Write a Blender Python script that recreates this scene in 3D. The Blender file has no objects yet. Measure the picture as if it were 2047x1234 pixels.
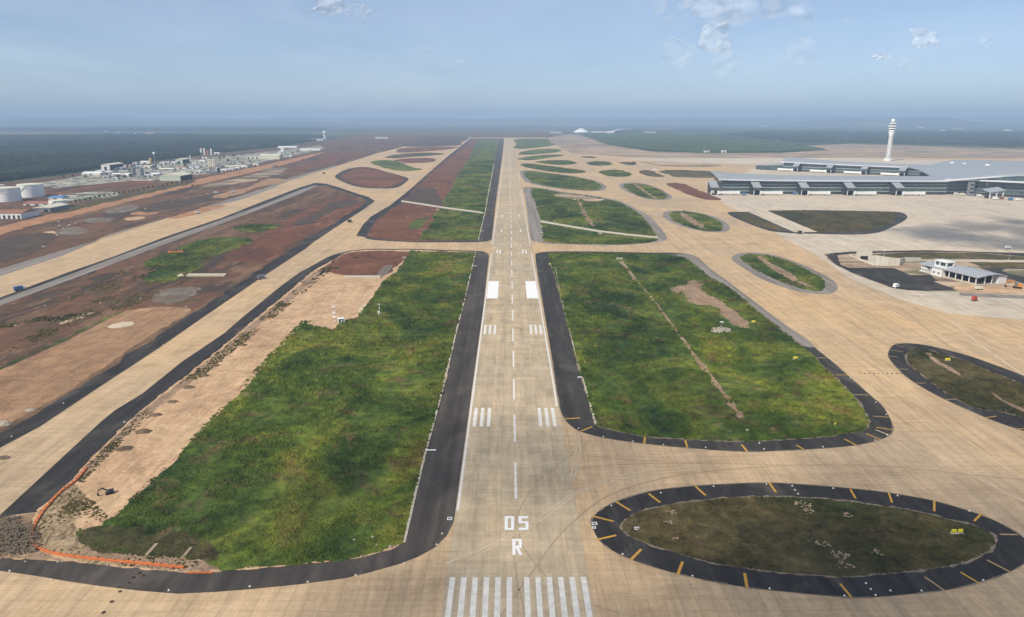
import bpy, bmesh, math, random
import numpy as np
from mathutils import Vector, Matrix
from mathutils.geometry import tessellate_polygon

random.seed(7)
RNG = np.random.default_rng(7)
S = bpy.context.scene
COL = S.collection

# ------------------------------------------------------------------ camera
CAM_H = 143.3                      # metres above the airfield
FOC = 1400.0 / 2047.0              # focal length as a share of the frame width
PITCH = math.radians(15.15)
YAW = math.radians(0.225)
CAM_X = -2.5
cd = bpy.data.cameras.new('camera')
cam = bpy.data.objects.new('camera', cd)
COL.objects.link(cam)
cd.sensor_width = 36.0
cd.sensor_fit = 'HORIZONTAL'
cd.lens = 36.0 * FOC
cd.clip_start = 1.0
cd.clip_end = 180000.0
cam.location = (CAM_X, 0, CAM_H)
cam.rotation_euler = (math.radians(90) - PITCH, 0, -YAW)
S.camera = cam

# ------------------------------------------------------------------ sky, sun, exposure
SUN_AZ = math.radians(-132)        # clockwise from +Y (runway direction)
SUN_EL = math.radians(46)
W = bpy.data.worlds.new('World')
S.world = W
W.use_nodes = True
wn = W.node_tree
sky = wn.nodes.new('ShaderNodeTexSky')
sky.sky_type = 'NISHITA'
sky.sun_disc = False
sky.sun_elevation = SUN_EL
sky.sun_rotation = SUN_AZ
sky.altitude = 200
sky.air_density = 0.7
sky.dust_density = 0.9
sky.ozone_density = 4.0
bgn = wn.nodes['Background']
wn.links.new(sky.outputs[0], bgn.inputs[0])
bgn.inputs[1].default_value = 0.11
sd = bpy.data.lights.new('sun', 'SUN')
sd.energy = 5.0
sd.angle = math.radians(0.53)
sd.color = (1.0, 0.905, 0.75)
sun = bpy.data.objects.new('sun', sd)
COL.objects.link(sun)
SUNV = Vector((math.sin(SUN_AZ) * math.cos(SUN_EL), math.cos(SUN_AZ) * math.cos(SUN_EL), math.sin(SUN_EL)))
sun.rotation_euler = SUNV.to_track_quat('Z', 'Y').to_euler()
sun.location = (0, 0, 3000)
S.view_settings.view_transform = 'Standard'
S.view_settings.look = 'None'
S.view_settings.exposure = 0.10
S.view_settings.gamma = 1.0
S.view_settings.use_curve_mapping = False
S.cycles.max_bounces = 5
S.cycles.diffuse_bounces = 2
S.cycles.glossy_bounces = 2
S.cycles.transmission_bounces = 2
S.cycles.transparent_max_bounces = 96
S.cycles.volume_bounces = 1
S.cycles.use_denoising = True
S.cycles.use_adaptive_sampling = False

# ------------------------------------------------------------------ survey: photo outline -> plan position on the flat airfield
def G(px, py):
    x = (px - 1023.5) / 1400.0
    y = -(py - 617.0) / 1400.0
    cp, sp = math.cos(PITCH), math.sin(PITCH)
    f = cp + y * sp
    u = -sp + y * cp
    f, x = (f * math.cos(YAW) - x * math.sin(YAW), x * math.cos(YAW) + f * math.sin(YAW))
    t = CAM_H / -u
    return (CAM_X + x * t, f * t)

def C(x0, y0, s, pts):                 # enlarged survey sheet -> frame
    return [(x0 + a / s, y0 + b / s) for a, b in pts]

A1 = lambda p: C(0, 200, 3.937, p)
A2 = lambda p: C(500, 200, 3.937, p)
A3 = lambda p: C(1000, 200, 3.937, p)
A4 = lambda p: C(1400, 220, 5.686, p)
A5 = lambda p: C(1700, 220, 5.876, p)
A6 = lambda p: C(1420, 380, 3.265, p)
A7 = lambda p: C(0, 500, 3.3016, p)
A8 = lambda p: C(500, 480, 4.094, p)
B1 = lambda p: C(0, 820, 3.937, p)
B2 = lambda p: C(0, 1000, 3.937, p)
B3 = lambda p: C(400, 900, 3.937, p)
B4 = lambda p: C(840, 900, 3.694, p)
B5 = lambda p: C(1160, 900, 3.694, p)
B6 = lambda p: C(1560, 900, 3.694, p)
B7 = lambda p: C(1560, 640, 4.113, p)
B8 = lambda p: C(1060, 640, 4.094, p)
R6 = lambda p: C(1100, 500, 4.094, p)
F4 = lambda p: C(1640, 480, 9.748, p)
F5 = lambda p: C(1830, 480, 9.433, p)

def ground(pts):
    return [G(*p) for p in pts]

def smooth(pts, n=5):
    P = [Vector(p) for p in pts]
    k = len(P)
    out = []
    T = []
    for i in range(k):
        t = P[(i + 1) % k] - P[i - 1]
        T.append(t.normalized() if t.length > 0 else t)
    for i in range(k):
        a, b = P[i], P[(i + 1) % k]
        L = (b - a).length
        cosang = T[i].dot((b - a).normalized()) if L > 0 else 1
        for j in range(n):
            s = j / n
            h00 = 2 * s**3 - 3 * s**2 + 1
            h10 = s**3 - 2 * s**2 + s
            h01 = -2 * s**3 + 3 * s**2
            h11 = s**3 - s**2
            out.append(tuple(h00 * a + h10 * L * T[i] + h01 * b + h11 * L * T[(i + 1) % k]))
    return out

def smooth_open(P, n=6):
    P = [Vector(p) for p in P]
    out = []
    for i in range(len(P) - 1):
        a, b_ = P[i], P[i + 1]
        t0 = (P[i + 1] - P[max(i - 1, 0)]).normalized(); t1 = (P[min(i + 2, len(P) - 1)] - P[i]).normalized()
        L = (b_ - a).length
        for j in range(n):
            s = j / n
            out.append((2*s**3-3*s**2+1)*a + (s**3-2*s**2+s)*L*t0 + (-2*s**3+3*s**2)*b_ + (s**3-s**2)*L*t1)
    out.append(P[-1])
    return [tuple(p) for p in out]

# ------------------------------------------------------------------ numeric noise for shaping
def vnoise(x, y, seed=0):
    xi = np.floor(x); yi = np.floor(y)
    xf = x - xi; yf = y - yi
    def h(a, b):
        v = np.sin(a * 127.1 + b * 311.7 + seed * 74.7) * 43758.5453
        return v - np.floor(v)
    u = xf * xf * (3 - 2 * xf); v = yf * yf * (3 - 2 * yf)
    return (h(xi, yi) * (1 - u) + h(xi + 1, yi) * u) * (1 - v) + (h(xi, yi + 1) * (1 - u) + h(xi + 1, yi + 1) * u) * v

def fbm(x, y, seed=0, o=3):
    r = 0; a = 0.5; t = 0
    for i in range(o):
        r = r + a * vnoise(x * 2**i, y * 2**i, seed + i); t += a; a *= 0.5
    return r / t

def inside(px, py, poly):
    x = np.array([p[0] for p in poly]); y = np.array([p[1] for p in poly])
    res = np.zeros(px.shape, bool)
    j = len(poly) - 1
    for i in range(len(poly)):
        c = ((y[i] > py) != (y[j] > py))
        with np.errstate(divide='ignore', invalid='ignore'):
            xx = (x[j] - x[i]) * (py - y[i]) / (y[j] - y[i] + 1e-12) + x[i]
        res ^= c & (px < xx)
        j = i
    return res

# ------------------------------------------------------------------ materials
MATS = {}
def nodes(name):
    m = bpy.data.materials.new(name)
    m.use_nodes = True
    nt = m.node_tree
    b = nt.nodes['Principled BSDF']
    b.inputs['Roughness'].default_value = 0.9
    b.inputs['Specular IOR Level'].default_value = 0.2
    MATS[name] = m
    return m, nt, b

def N(nt, t, **kw):
    n = nt.nodes.new(t)
    for k, v in kw.items():
        setattr(n, k, v)
    return n

def pos(nt, scale=(1, 1, 1), rot=0.0):
    g = N(nt, 'ShaderNodeNewGeometry')
    m = N(nt, 'ShaderNodeMapping')
    m.inputs['Scale'].default_value = scale
    m.inputs['Rotation'].default_value = (0, 0, rot)
    nt.links.new(g.outputs['Position'], m.inputs['Vector'])
    return m.outputs[0]

def noise(nt, vec, scale, detail=4, rough=0.6, dist=0.0):
    n = N(nt, 'ShaderNodeTexNoise')
    n.inputs['Scale'].default_value = scale
    n.inputs['Detail'].default_value = detail
    n.inputs['Roughness'].default_value = rough
    n.inputs['Distortion'].default_value = dist
    nt.links.new(vec, n.inputs['Vector'])
    return n.outputs['Fac']

def ramp(nt, fac, stops):
    r = N(nt, 'ShaderNodeValToRGB')
    el = r.color_ramp.elements
    while len(el) < len(stops):
        el.new(0.5)
    for e, (p, c) in zip(el, stops):
        e.position = p
        e.color = (c[0], c[1], c[2], 1) if not isinstance(c, (int, float)) else (c, c, c, 1)
    nt.links.new(fac, r.inputs[0])
    return r.outputs[0]

def mix(nt, fac, a, b, blend='MIX'):
    m = N(nt, 'ShaderNodeMix', data_type='RGBA', blend_type=blend)
    for sock, v in ((m.inputs[0], fac), (m.inputs[6], a), (m.inputs[7], b)):
        if isinstance(v, bpy.types.NodeSocket):
            nt.links.new(v, sock)
        elif isinstance(v, (int, float)):
            sock.default_value = v
        else:
            sock.default_value = (v[0], v[1], v[2], 1)
    return m.outputs[2]

def bump(nt, b, h, strength=0.3, dist=0.2):
    n = N(nt, 'ShaderNodeBump')
    n.inputs['Strength'].default_value = strength
    n.inputs['Distance'].default_value = dist
    nt.links.new(h, n.inputs['Height'])
    nt.links.new(n.outputs[0], b.inputs['Normal'])

def plain(name, col, rough=0.7, metal=0.0, var=0.12, scale=0.6, spec=0.3):
    m, nt, b = nodes(name)
    f = noise(nt, pos(nt), scale, 3)
    c = ramp(nt, f, [(0.25, [max(0, v * (1 - var)) for v in col]), (0.75, [v * (1 + var) for v in col])])
    nt.links.new(c, b.inputs['Base Color'])
    b.inputs['Roughness'].default_value = rough
    b.inputs['Metallic'].default_value = metal
    b.inputs['Specular IOR Level'].default_value = spec
    return m

def make_concrete(name, c_a, c_b, c_c, joints=True, island=False):
    m, nt, b = nodes(name)
    big = noise(nt, pos(nt), 0.006, 4, 0.55, 0.5)
    c = ramp(nt, big, [(0.30, c_a), (0.52, c_b), (0.72, c_c)])
    streak = noise(nt, pos(nt, (0.35, 0.03, 1), math.radians(9)), 1.0, 5, 0.7, 0.6)
    c = mix(nt, 1.0, c, ramp(nt, streak, [(0.3, 0.80), (0.5, 1.0), (0.72, 1.16)]), 'MULTIPLY')
    streak2 = noise(nt, pos(nt, (0.02, 0.22, 1), math.radians(-4)), 1.0, 5, 0.7, 1.2)
    c = mix(nt, 1.0, c, ramp(nt, streak2, [(0.3, 0.88), (0.5, 1.0), (0.75, 1.14)]), 'MULTIPLY')
    lane = noise(nt, pos(nt, (0.19, 0.003, 1)), 1.0, 2, 0.5)
    c = mix(nt, 1.0, c, ramp(nt, lane, [(0.3, (0.90, 0.91, 0.93)), (0.5, 1.0), (0.7, (1.09, 1.07, 1.03))]), 'MULTIPLY')
    blot = noise(nt, pos(nt), 0.035, 5, 0.68, 1.0)
    c = mix(nt, 1.0, c, ramp(nt, blot, [(0.28, (0.84, 0.82, 0.80)), (0.5, 1.0), (0.75, (1.10, 1.11, 1.13))]), 'MULTIPLY')
    fine = noise(nt, pos(nt), 0.55, 4, 0.7)
    c = mix(nt, 1.0, c, ramp(nt, fine, [(0.3, 0.90), (0.7, 1.08)]), 'MULTIPLY')
    if island:
        g = N(nt, 'ShaderNodeNewGeometry')
        o = N(nt, 'ShaderNodeObjectInfo')
        a = N(nt, 'ShaderNodeMath', operation='ADD')
        nt.links.new(g.outputs['Random Per Island'], a.inputs[0])
        nt.links.new(o.outputs['Random'], a.inputs[1])
        fr = N(nt, 'ShaderNodeMath', operation='FRACT')
        nt.links.new(a.outputs[0], fr.inputs[0])
        c = mix(nt, 1.0, c, ramp(nt, fr.outputs[0], [(0.0, (0.90, 0.90, 0.90)), (0.5, (1, 1, 0.99)), (1.0, (1.07, 1.05, 1.02))]), 'MULTIPLY')
    if joints:
        br = N(nt, 'ShaderNodeTexBrick', offset=0.0)
        br.inputs['Color1'].default_value = (1, 1, 1, 1)
        br.inputs['Color2'].default_value = (0.94, 0.94, 0.935, 1)
        br.inputs['Mortar'].default_value = (0.74, 0.71, 0.66, 1)
        br.inputs['Scale'].default_value = 1.0
        br.inputs['Brick Width'].default_value = 5.0
        br.inputs['Row Height'].default_value = 5.0
        br.inputs['Mortar Size'].default_value = 0.09
        br.inputs['Mortar Smooth'].default_value = 0.2
        nt.links.new(pos(nt), br.inputs['Vector'])
        c = mix(nt, 1.0, c, br.outputs['Color'], 'MULTIPLY')
    nt.links.new(c, b.inputs['Base Color'])
    bump(nt, b, fine, 0.15, 0.05)
    return m

make_concrete('taxi_concrete', (0.44, 0.335, 0.225), (0.53, 0.385, 0.235), (0.57, 0.395, 0.22))
make_concrete('apron_concrete', (0.50, 0.435, 0.35), (0.56, 0.485, 0.385), (0.61, 0.515, 0.39))
make_concrete('runway_concrete', (0.41, 0.34, 0.25), (0.47, 0.383, 0.265), (0.515, 0.405, 0.265), joints=False, island=True)
plain('joint', (0.20, 0.17, 0.13), 0.95)

def make_asphalt(name, col, spread=0.25):
    m, nt, b = nodes(name)
    f = noise(nt, pos(nt, (0.5, 0.12, 1)), 0.25, 5, 0.65, 0.3)
    c = ramp(nt, f, [(0.3, [v * (1 - spread) for v in col]), (0.7, [v * (1 + spread) for v in col])])
    g = noise(nt, pos(nt), 2.5, 3, 0.7)
    c = mix(nt, 1.0, c, ramp(nt, g, [(0.3, 0.85), (0.7, 1.15)]), 'MULTIPLY')
    h = noise(nt, pos(nt, (1, .5, 1)), 0.035, 6, 0.7, 1.2)
    c = mix(nt, ramp(nt, h, [(0.50, 0.0), (0.72, 0.45)]), c, (0.17, 0.145, 0.12))
    sm = noise(nt, pos(nt, (0.28, 0.004, 1)), 1.0, 2, 0.5)
    c = mix(nt, 1.0, c, ramp(nt, sm, [(0.35, 0.82), (0.5, 1.0), (0.65, 1.22)]), 'MULTIPLY')
    nt.links.new(c, b.inputs['Base Color'])
    b.inputs['Roughness'].default_value = 0.85
    return m
make_asphalt('asphalt', (0.042, 0.039, 0.036))
make_asphalt('asphalt_fresh', (0.032, 0.030, 0.029), 0.28)
make_asphalt('asphalt_worn', (0.060, 0.052, 0.047))
make_asphalt('asphalt_grey', (0.235, 0.21, 0.185), 0.10)

def make_earth(name, stops, s1=0.012, s2=0.12, bstr=0.5, stretch=(1, 1, 1), layers=()):
    m, nt, b = nodes(name)
    f = noise(nt, pos(nt, stretch), s1, 6, 0.62, 0.8)
    c = ramp(nt, f, stops)
    for sc_, lo, hi, col, dist, strc, amt in layers:
        v = noise(nt, pos(nt, strc), sc_, 6, 0.68, dist)
        c = mix(nt, ramp(nt, v, [(lo - 0.035, 0.0), (hi - 0.045, amt)]), c, col)
    g = noise(nt, pos(nt), s2, 6, 0.75, 0.6)
    c = mix(nt, 1.0, c, ramp(nt, g, [(0.25, 0.60), (0.5, 1.0), (0.75, 1.35)]), 'MULTIPLY')
    tr = noise(nt, pos(nt, (0.55, 0.035, 1), math.radians(-14)), 1.0, 4, 0.7, 0.7)
    c = mix(nt, 1.0, c, ramp(nt, tr, [(0.3, 0.82), (0.5, 1.0), (0.72, 1.2)]), 'MULTIPLY')
    h = noise(nt, pos(nt), 0.8, 3, 0.7)
    c = mix(nt, 1.0, c, ramp(nt, h, [(0.3, 0.82), (0.7, 1.18)]), 'MULTIPLY')
    nt.links.new(c, b.inputs['Base Color'])
    bump(nt, b, g, bstr, 1.5)
    return m
BROWN_LAYERS = [(0.016, 0.54, 0.64, (0.22, 0.135, 0.082), 1.6, (1, 0.22, 1), 0.65), (0.022, 0.55, 0.64, (0.052, 0.040, 0.034), 1.2, (1.3, 0.3, 1.7), 0.85), (0.05, 0.60, 0.68, (0.062, 0.068, 0.030), 1.0, (1, .5, 2.3), 0.7), (0.03, 0.60, 0.70, (0.18, 0.080, 0.044), 1.0, (1, 0.25, 3.1), 0.7)]
make_earth('earth_brown', [(0.28, (0.060, 0.038, 0.026)), (0.42, (0.098, 0.056, 0.034)), (0.55, (0.145, 0.076, 0.043)), (0.68, (0.115, 0.066, 0.041)), (0.80, (0.20, 0.105, 0.058))], stretch=(1, .35, 1), layers=BROWN_LAYERS)
make_earth('earth_ochre', [(0.3, (0.26, 0.155, 0.086)), (0.5, (0.33, 0.20, 0.112)), (0.7, (0.40, 0.255, 0.15))], 0.02, 0.1, 0.3, (1, .3, 1), layers=[(0.03, 0.58, 0.70, (0.20, 0.115, 0.065), 1.5, (1, 0.4, 1), 0.6)])
make_earth('earth_red', [(0.3, (0.105, 0.044, 0.025)), (0.55, (0.158, 0.066, 0.035)), (0.75, (0.24, 0.110, 0.058))], layers=[(0.02, 0.56, 0.66, (0.085, 0.045, 0.032), 1.4, (1, 0.5, 1), 0.7), (0.03, 0.60, 0.70, (0.30, 0.165, 0.095), 1.4, (1, 0.5, 2), 0.6)])
make_earth('earth_tan', [(0.3, (0.43, 0.28, 0.165)), (0.5, (0.50, 0.335, 0.20)), (0.7, (0.55, 0.385, 0.24))], 0.02, 0.1, 0.25, layers=[(0.03, 0.60, 0.72, (0.30, 0.175, 0.10), 1.5, (1, 0.4, 1), 0.5)])
make_earth('earth_sand', [(0.3, (0.32, 0.205, 0.14)), (0.45, (0.45, 0.325, 0.225)), (0.6, (0.34, 0.26, 0.185)), (0.75, (0.25, 0.235, 0.16))], 0.006, 0.05, 0.2, (0.35, 1.6, 1), layers=[(0.010, 0.53, 0.60, (0.10, 0.115, 0.06), 1.2, (.3, 1.4, 1), .8), (0.014, 0.55, 0.62, (0.15, 0.095, 0.07), 1.2, (.25, 1.6, 2), .75), (0.012, 0.57, 0.64, (0.52, 0.38, 0.27), 1.0, (.2, 1.6, 3), .8)])
make_earth('earth_bare', [(0.3, (0.20, 0.135, 0.085)), (0.5, (0.30, 0.205, 0.135)), (0.7, (0.38, 0.27, 0.18))], 0.04, 0.3, 0.4)
make_earth('earth_yard', [(0.3, (0.22, 0.21, 0.16)), (0.5, (0.36, 0.34, 0.27)), (0.7, (0.50, 0.47, 0.40))], 0.03, 0.12, 0.3, layers=[(0.03, 0.52, 0.58, (0.06, 0.085, 0.04), 1, (1, .6, 1), .85), (0.04, 0.58, 0.63, (0.62, 0.60, 0.54), 1, (1, .6, 2), .8), (0.045, 0.58, 0.64, (0.07, 0.06, 0.055), 1, (1, .6, 3), .8)])
make_earth('earth_ruts', [(0.3, (0.34, 0.245, 0.145)), (0.5, (0.43, 0.315, 0.19)), (0.7, (0.49, 0.37, 0.235))], 0.05, 0.35, 0.9, layers=[(0.14, 0.56, 0.62, (0.17, 0.12, 0.07), 2.5, (1.4, .5, 1), 0.8), (0.2, 0.60, 0.66, (0.10, 0.10, 0.045), 1.5, (1, .6, 2), 0.7)])
make_earth('earth_orange', [(0.3, (0.30, 0.155, 0.082)), (0.6, (0.40, 0.21, 0.11)), (0.8, (0.46, 0.28, 0.165))], 0.03)
make_earth('earth_gravel', [(0.3, (0.13, 0.11, 0.09)), (0.55, (0.21, 0.185, 0.155)), (0.8, (0.32, 0.285, 0.24))], 0.06, 0.3, layers=[(0.05, .5, .6, (.15, .10, .065), 1.5, (1, .6, 1), .8)])
make_earth('earth_pale', [(0.3, (0.50, 0.40, 0.29)), (0.7, (0.60, 0.50, 0.38))], 0.05)
make_earth('earth_dark', [(0.3, (0.055, 0.042, 0.032)), (0.6, (0.095, 0.066, 0.046)), (0.8, (0.15, 0.10, 0.07))], 0.05, 0.3)
make_earth('rubble', [(0.3, (0.30, 0.26, 0.21)), (0.6, (0.42, 0.37, 0.30)), (0.8, (0.55, 0.50, 0.42))], 0.3, 1.2)

def grass_colour(nt, dry):
    f = noise(nt, pos(nt, (1, 0.7, 1)), 0.020, 5, 0.62, 0.9)
    lush = [(0.32, (0.018, 0.041, 0.011)), (0.42, (0.040, 0.075, 0.014)), (0.50, (0.068, 0.106, 0.017)), (0.59, (0.128, 0.158, 0.024)), (0.68, (0.150, 0.124, 0.034)), (0.80, (0.095, 0.080, 0.026))]
    dryc = [(0.28, (0.030, 0.042, 0.014)), (0.45, (0.064, 0.060, 0.021)), (0.6, (0.095, 0.076, 0.030)), (0.75, (0.135, 0.098, 0.044))]
    c = ramp(nt, f, dryc if dry else lush)
    g = noise(nt, pos(nt), 0.16, 4, 0.7, 0.5)
    k = noise(nt, pos(nt), 0.045, 6, 0.72, 1.2)
    c = mix(nt, ramp(nt, k, [(0.53, 0.0), (0.66, 0.85)]), c, (0.115, 0.082, 0.040))
    u = noise(nt, pos(nt, (1, .8, 5)), 0.010, 4, 0.6, 0.6)
    c = mix(nt, 1.0, c, ramp(nt, u, [(0.34, (0.62, 0.70, 0.75)), (0.5, 1.0), (0.66, (1.32, 1.22, 1.05))]), 'MULTIPLY')
    return mix(nt, 1.0, c, ramp(nt, g, [(0.28, 0.40), (0.5, 1.0), (0.72, 1.7)]), 'MULTIPLY')

def make_grass(name, dry=False, tuft=False):
    m, nt, b = nodes(name)
    c = grass_colour(nt, dry)
    if tuft:
        g = N(nt, 'ShaderNodeNewGeometry')
        c = mix(nt, 1.0, c, ramp(nt, g.outputs['Random Per Island'], [(0.0, (0.82, 0.86, 0.86)), (0.6, (1.03, 1.03, 1.0)), (1.0, (1.3, 1.2, 1.1))]), 'MULTIPLY')
        d = nt.nodes['Principled BSDF']
        tr = N(nt, 'ShaderNodeBsdfTranslucent')
        nt.links.new(c, tr.inputs['Color'])
        ms = N(nt, 'ShaderNodeMixShader')
        ms.inputs[0].default_value = 0.25
        out = nt.nodes['Material Output']
        nt.links.new(d.outputs[0], ms.inputs[1])
        nt.links.new(tr.outputs[0], ms.inputs[2])
        nt.links.new(ms.outputs[0], out.inputs['Surface'])
    else:
        h = noise(nt, pos(nt), 0.35, 4, 0.7)
        s = noise(nt, pos(nt), 0.05, 5, 0.70, 0.8)
        c = mix(nt, ramp(nt, s, [(0.58, 0.0), (0.68, 0.85)]), c, (0.20, 0.135, 0.078))
        bump(nt, b, h, 0.8, 0.8)
    nt.links.new(c, b.inputs['Base Color'])
    return m
make_grass('grass')
make_grass('grass_dry', True)
make_grass('tuft', False, True)
make_grass('tuft_dry', True, True)

m, nt, b = nodes('countryside')
f = noise(nt, pos(nt, (0.35, 1.0, 1)), 0.0016, 7, 0.62, 0.6)
c = ramp(nt, f, [(0.30, (0.018, 0.032, 0.018)), (0.48, (0.034, 0.056, 0.026)), (0.58, (0.055, 0.080, 0.036)), (0.66, (0.10, 0.105, 0.055)), (0.74, (0.21, 0.15, 0.10))])
vo = N(nt, 'ShaderNodeTexVoronoi')
vo.inputs['Scale'].default_value = 0.0022
nt.links.new(pos(nt, (0.8, 0.45, 1), 0.3), vo.inputs['Vector'])
sx = N(nt, 'ShaderNodeSeparateColor'); nt.links.new(vo.outputs['Color'], sx.inputs[0])
c = mix(nt, 0.55, c, ramp(nt, sx.outputs[0], [(0.0, (0.016, 0.030, 0.016)), (0.45, (0.034, 0.055, 0.025)), (0.7, (0.07, 0.09, 0.04)), (0.85, (0.13, 0.125, 0.07)), (0.97, (0.24, 0.17, 0.11))]))
g = noise(nt, pos(nt), 0.02, 4, 0.7)
c = mix(nt, 1.0, c, ramp(nt, g, [(0.3, 0.65), (0.7, 1.35)]), 'MULTIPLY')
nt.links.new(c, b.inputs['Base Color'])
bump(nt, b, g, 0.5, 10)

def make_leaf(name, stops):
    m, nt, b = nodes(name)
    f = noise(nt, pos(nt, (1, .5, 1)), 0.0045, 6, 0.65, 1.0)
    c = ramp(nt, f, stops)
    g = N(nt, 'ShaderNodeNewGeometry')
    c = mix(nt, 1.0, c, ramp(nt, g.outputs['Random Per Island'], [(0.0, 0.6), (1.0, 1.4)]), 'MULTIPLY')
    nt.links.new(c, b.inputs['Base Color'])
    return m
make_leaf('canopy', [(0.36, (0.006, 0.014, 0.011)), (0.50, (0.012, 0.024, 0.015)), (0.58, (0.024, 0.040, 0.021)), (0.68, (0.048, 0.062, 0.030))])
make_leaf('plantation', [(0.35, (0.035, 0.060, 0.026)), (0.6, (0.055, 0.085, 0.036))])
make_leaf('leaf', [(0.35, (0.028, 0.056, 0.018)), (0.65, (0.060, 0.095, 0.030))])

plain('paint_white', (0.68, 0.66, 0.61), 0.7, var=0.20, scale=0.45)
plain('paint_white_fresh', (0.82, 0.82, 0.82), 0.6, var=0.03)
plain('paint_yellow', (0.52, 0.29, 0.045), 0.7, var=0.22, scale=1.0)
plain('paint_faded', (0.36, 0.26, 0.13), 0.8, var=0.2)
plain('kerb', (0.46, 0.42, 0.34), 0.9, var=0.25, scale=0.4)
plain('cast_concrete', (0.52, 0.47, 0.37), 0.85, var=0.12)
plain('white_metal', (0.80, 0.80, 0.78), 0.5, var=0.04)
plain('cream_metal', (0.66, 0.64, 0.50), 0.6, var=0.06)
plain('white_wall', (0.74, 0.73, 0.70), 0.7, var=0.06)
plain('grey_roof', (0.36, 0.38, 0.41), 0.5, 0.1, var=0.06)
plain('terminal_roof', (0.33, 0.355, 0.375), 0.5, 0.1, var=0.05, scale=0.05)
plain('fascia', (0.66, 0.68, 0.72), 0.5, 0.1, var=0.04)
plain('blue_roof', (0.10, 0.22, 0.42), 0.5, var=0.1)
plain('red_roof', (0.30, 0.13, 0.09), 0.7, var=0.15)
plain('rust', (0.28, 0.13, 0.07), 0.8, var=0.2)
plain('pale_green', (0.50, 0.58, 0.47), 0.6, var=0.06)
plain('dark_opening', (0.018, 0.022, 0.028), 0.8, var=0.1)
plain('dark_metal', (0.06, 0.065, 0.075), 0.5, 0.4)
plain('mid_metal', (0.22, 0.235, 0.25), 0.6, 0.1)
plain('orange_plastic', (0.58, 0.16, 0.05), 0.6, var=0.15)
plain('yellow_plastic', (0.80, 0.68, 0.03), 0.5, var=0.05)
plain('machine_orange', (0.55, 0.20, 0.03), 0.5)
plain('truck_blue', (0.10, 0.20, 0.36), 0.45)
plain('truck_red', (0.42, 0.06, 0.04), 0.45)
plain('tyre', (0.02, 0.02, 0.02), 0.9)
plain('bark', (0.10, 0.075, 0.05), 0.9)
plain('timber', (0.36, 0.29, 0.20), 0.9, var=0.3, scale=2)
plain('cloth_dark', (0.03, 0.03, 0.035), 0.9)
plain('skin', (0.42, 0.26, 0.18), 0.6)
plain('lamp_white', (0.85, 0.85, 0.80), 0.4, var=0.02)
plain('water', (0.16, 0.12, 0.09), 0.55, spec=0.3)
plain('silo_red', (0.50, 0.17, 0.10), 0.6)
plain('silo_yellow', (0.62, 0.47, 0.20), 0.6)
m, nt, b = nodes('glass')
f = noise(nt, pos(nt), 0.08, 3)
nt.links.new(ramp(nt, f, [(0.3, (0.045, 0.080, 0.086)), (0.7, (0.085, 0.130, 0.132))]), b.inputs['Base Color'])  # base colour lifted to stand in for haze and reflection on the facades
b.inputs['Roughness'].default_value = 0.12
b.inputs['Specular IOR Level'].default_value = 0.5

# ------------------------------------------------------------------ object helpers
def tag(o, label=None, cat=None, group=None, kind=None):
    if label: o['label'] = label
    if cat: o['category'] = cat
    if group: o['group'] = group
    if kind: o['kind'] = kind
    return o

def link(o, parent=None):
    COL.objects.link(o)
    if parent is not None:
        o.parent = parent
    return o

def empty(name, loc, rz=0.0, label=None, cat=None, group=None):
    o = bpy.data.objects.new(name, None)
    o.location = loc
    o.rotation_euler = (0, 0, rz)
    link(o)
    return tag(o, label, cat, group)

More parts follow.
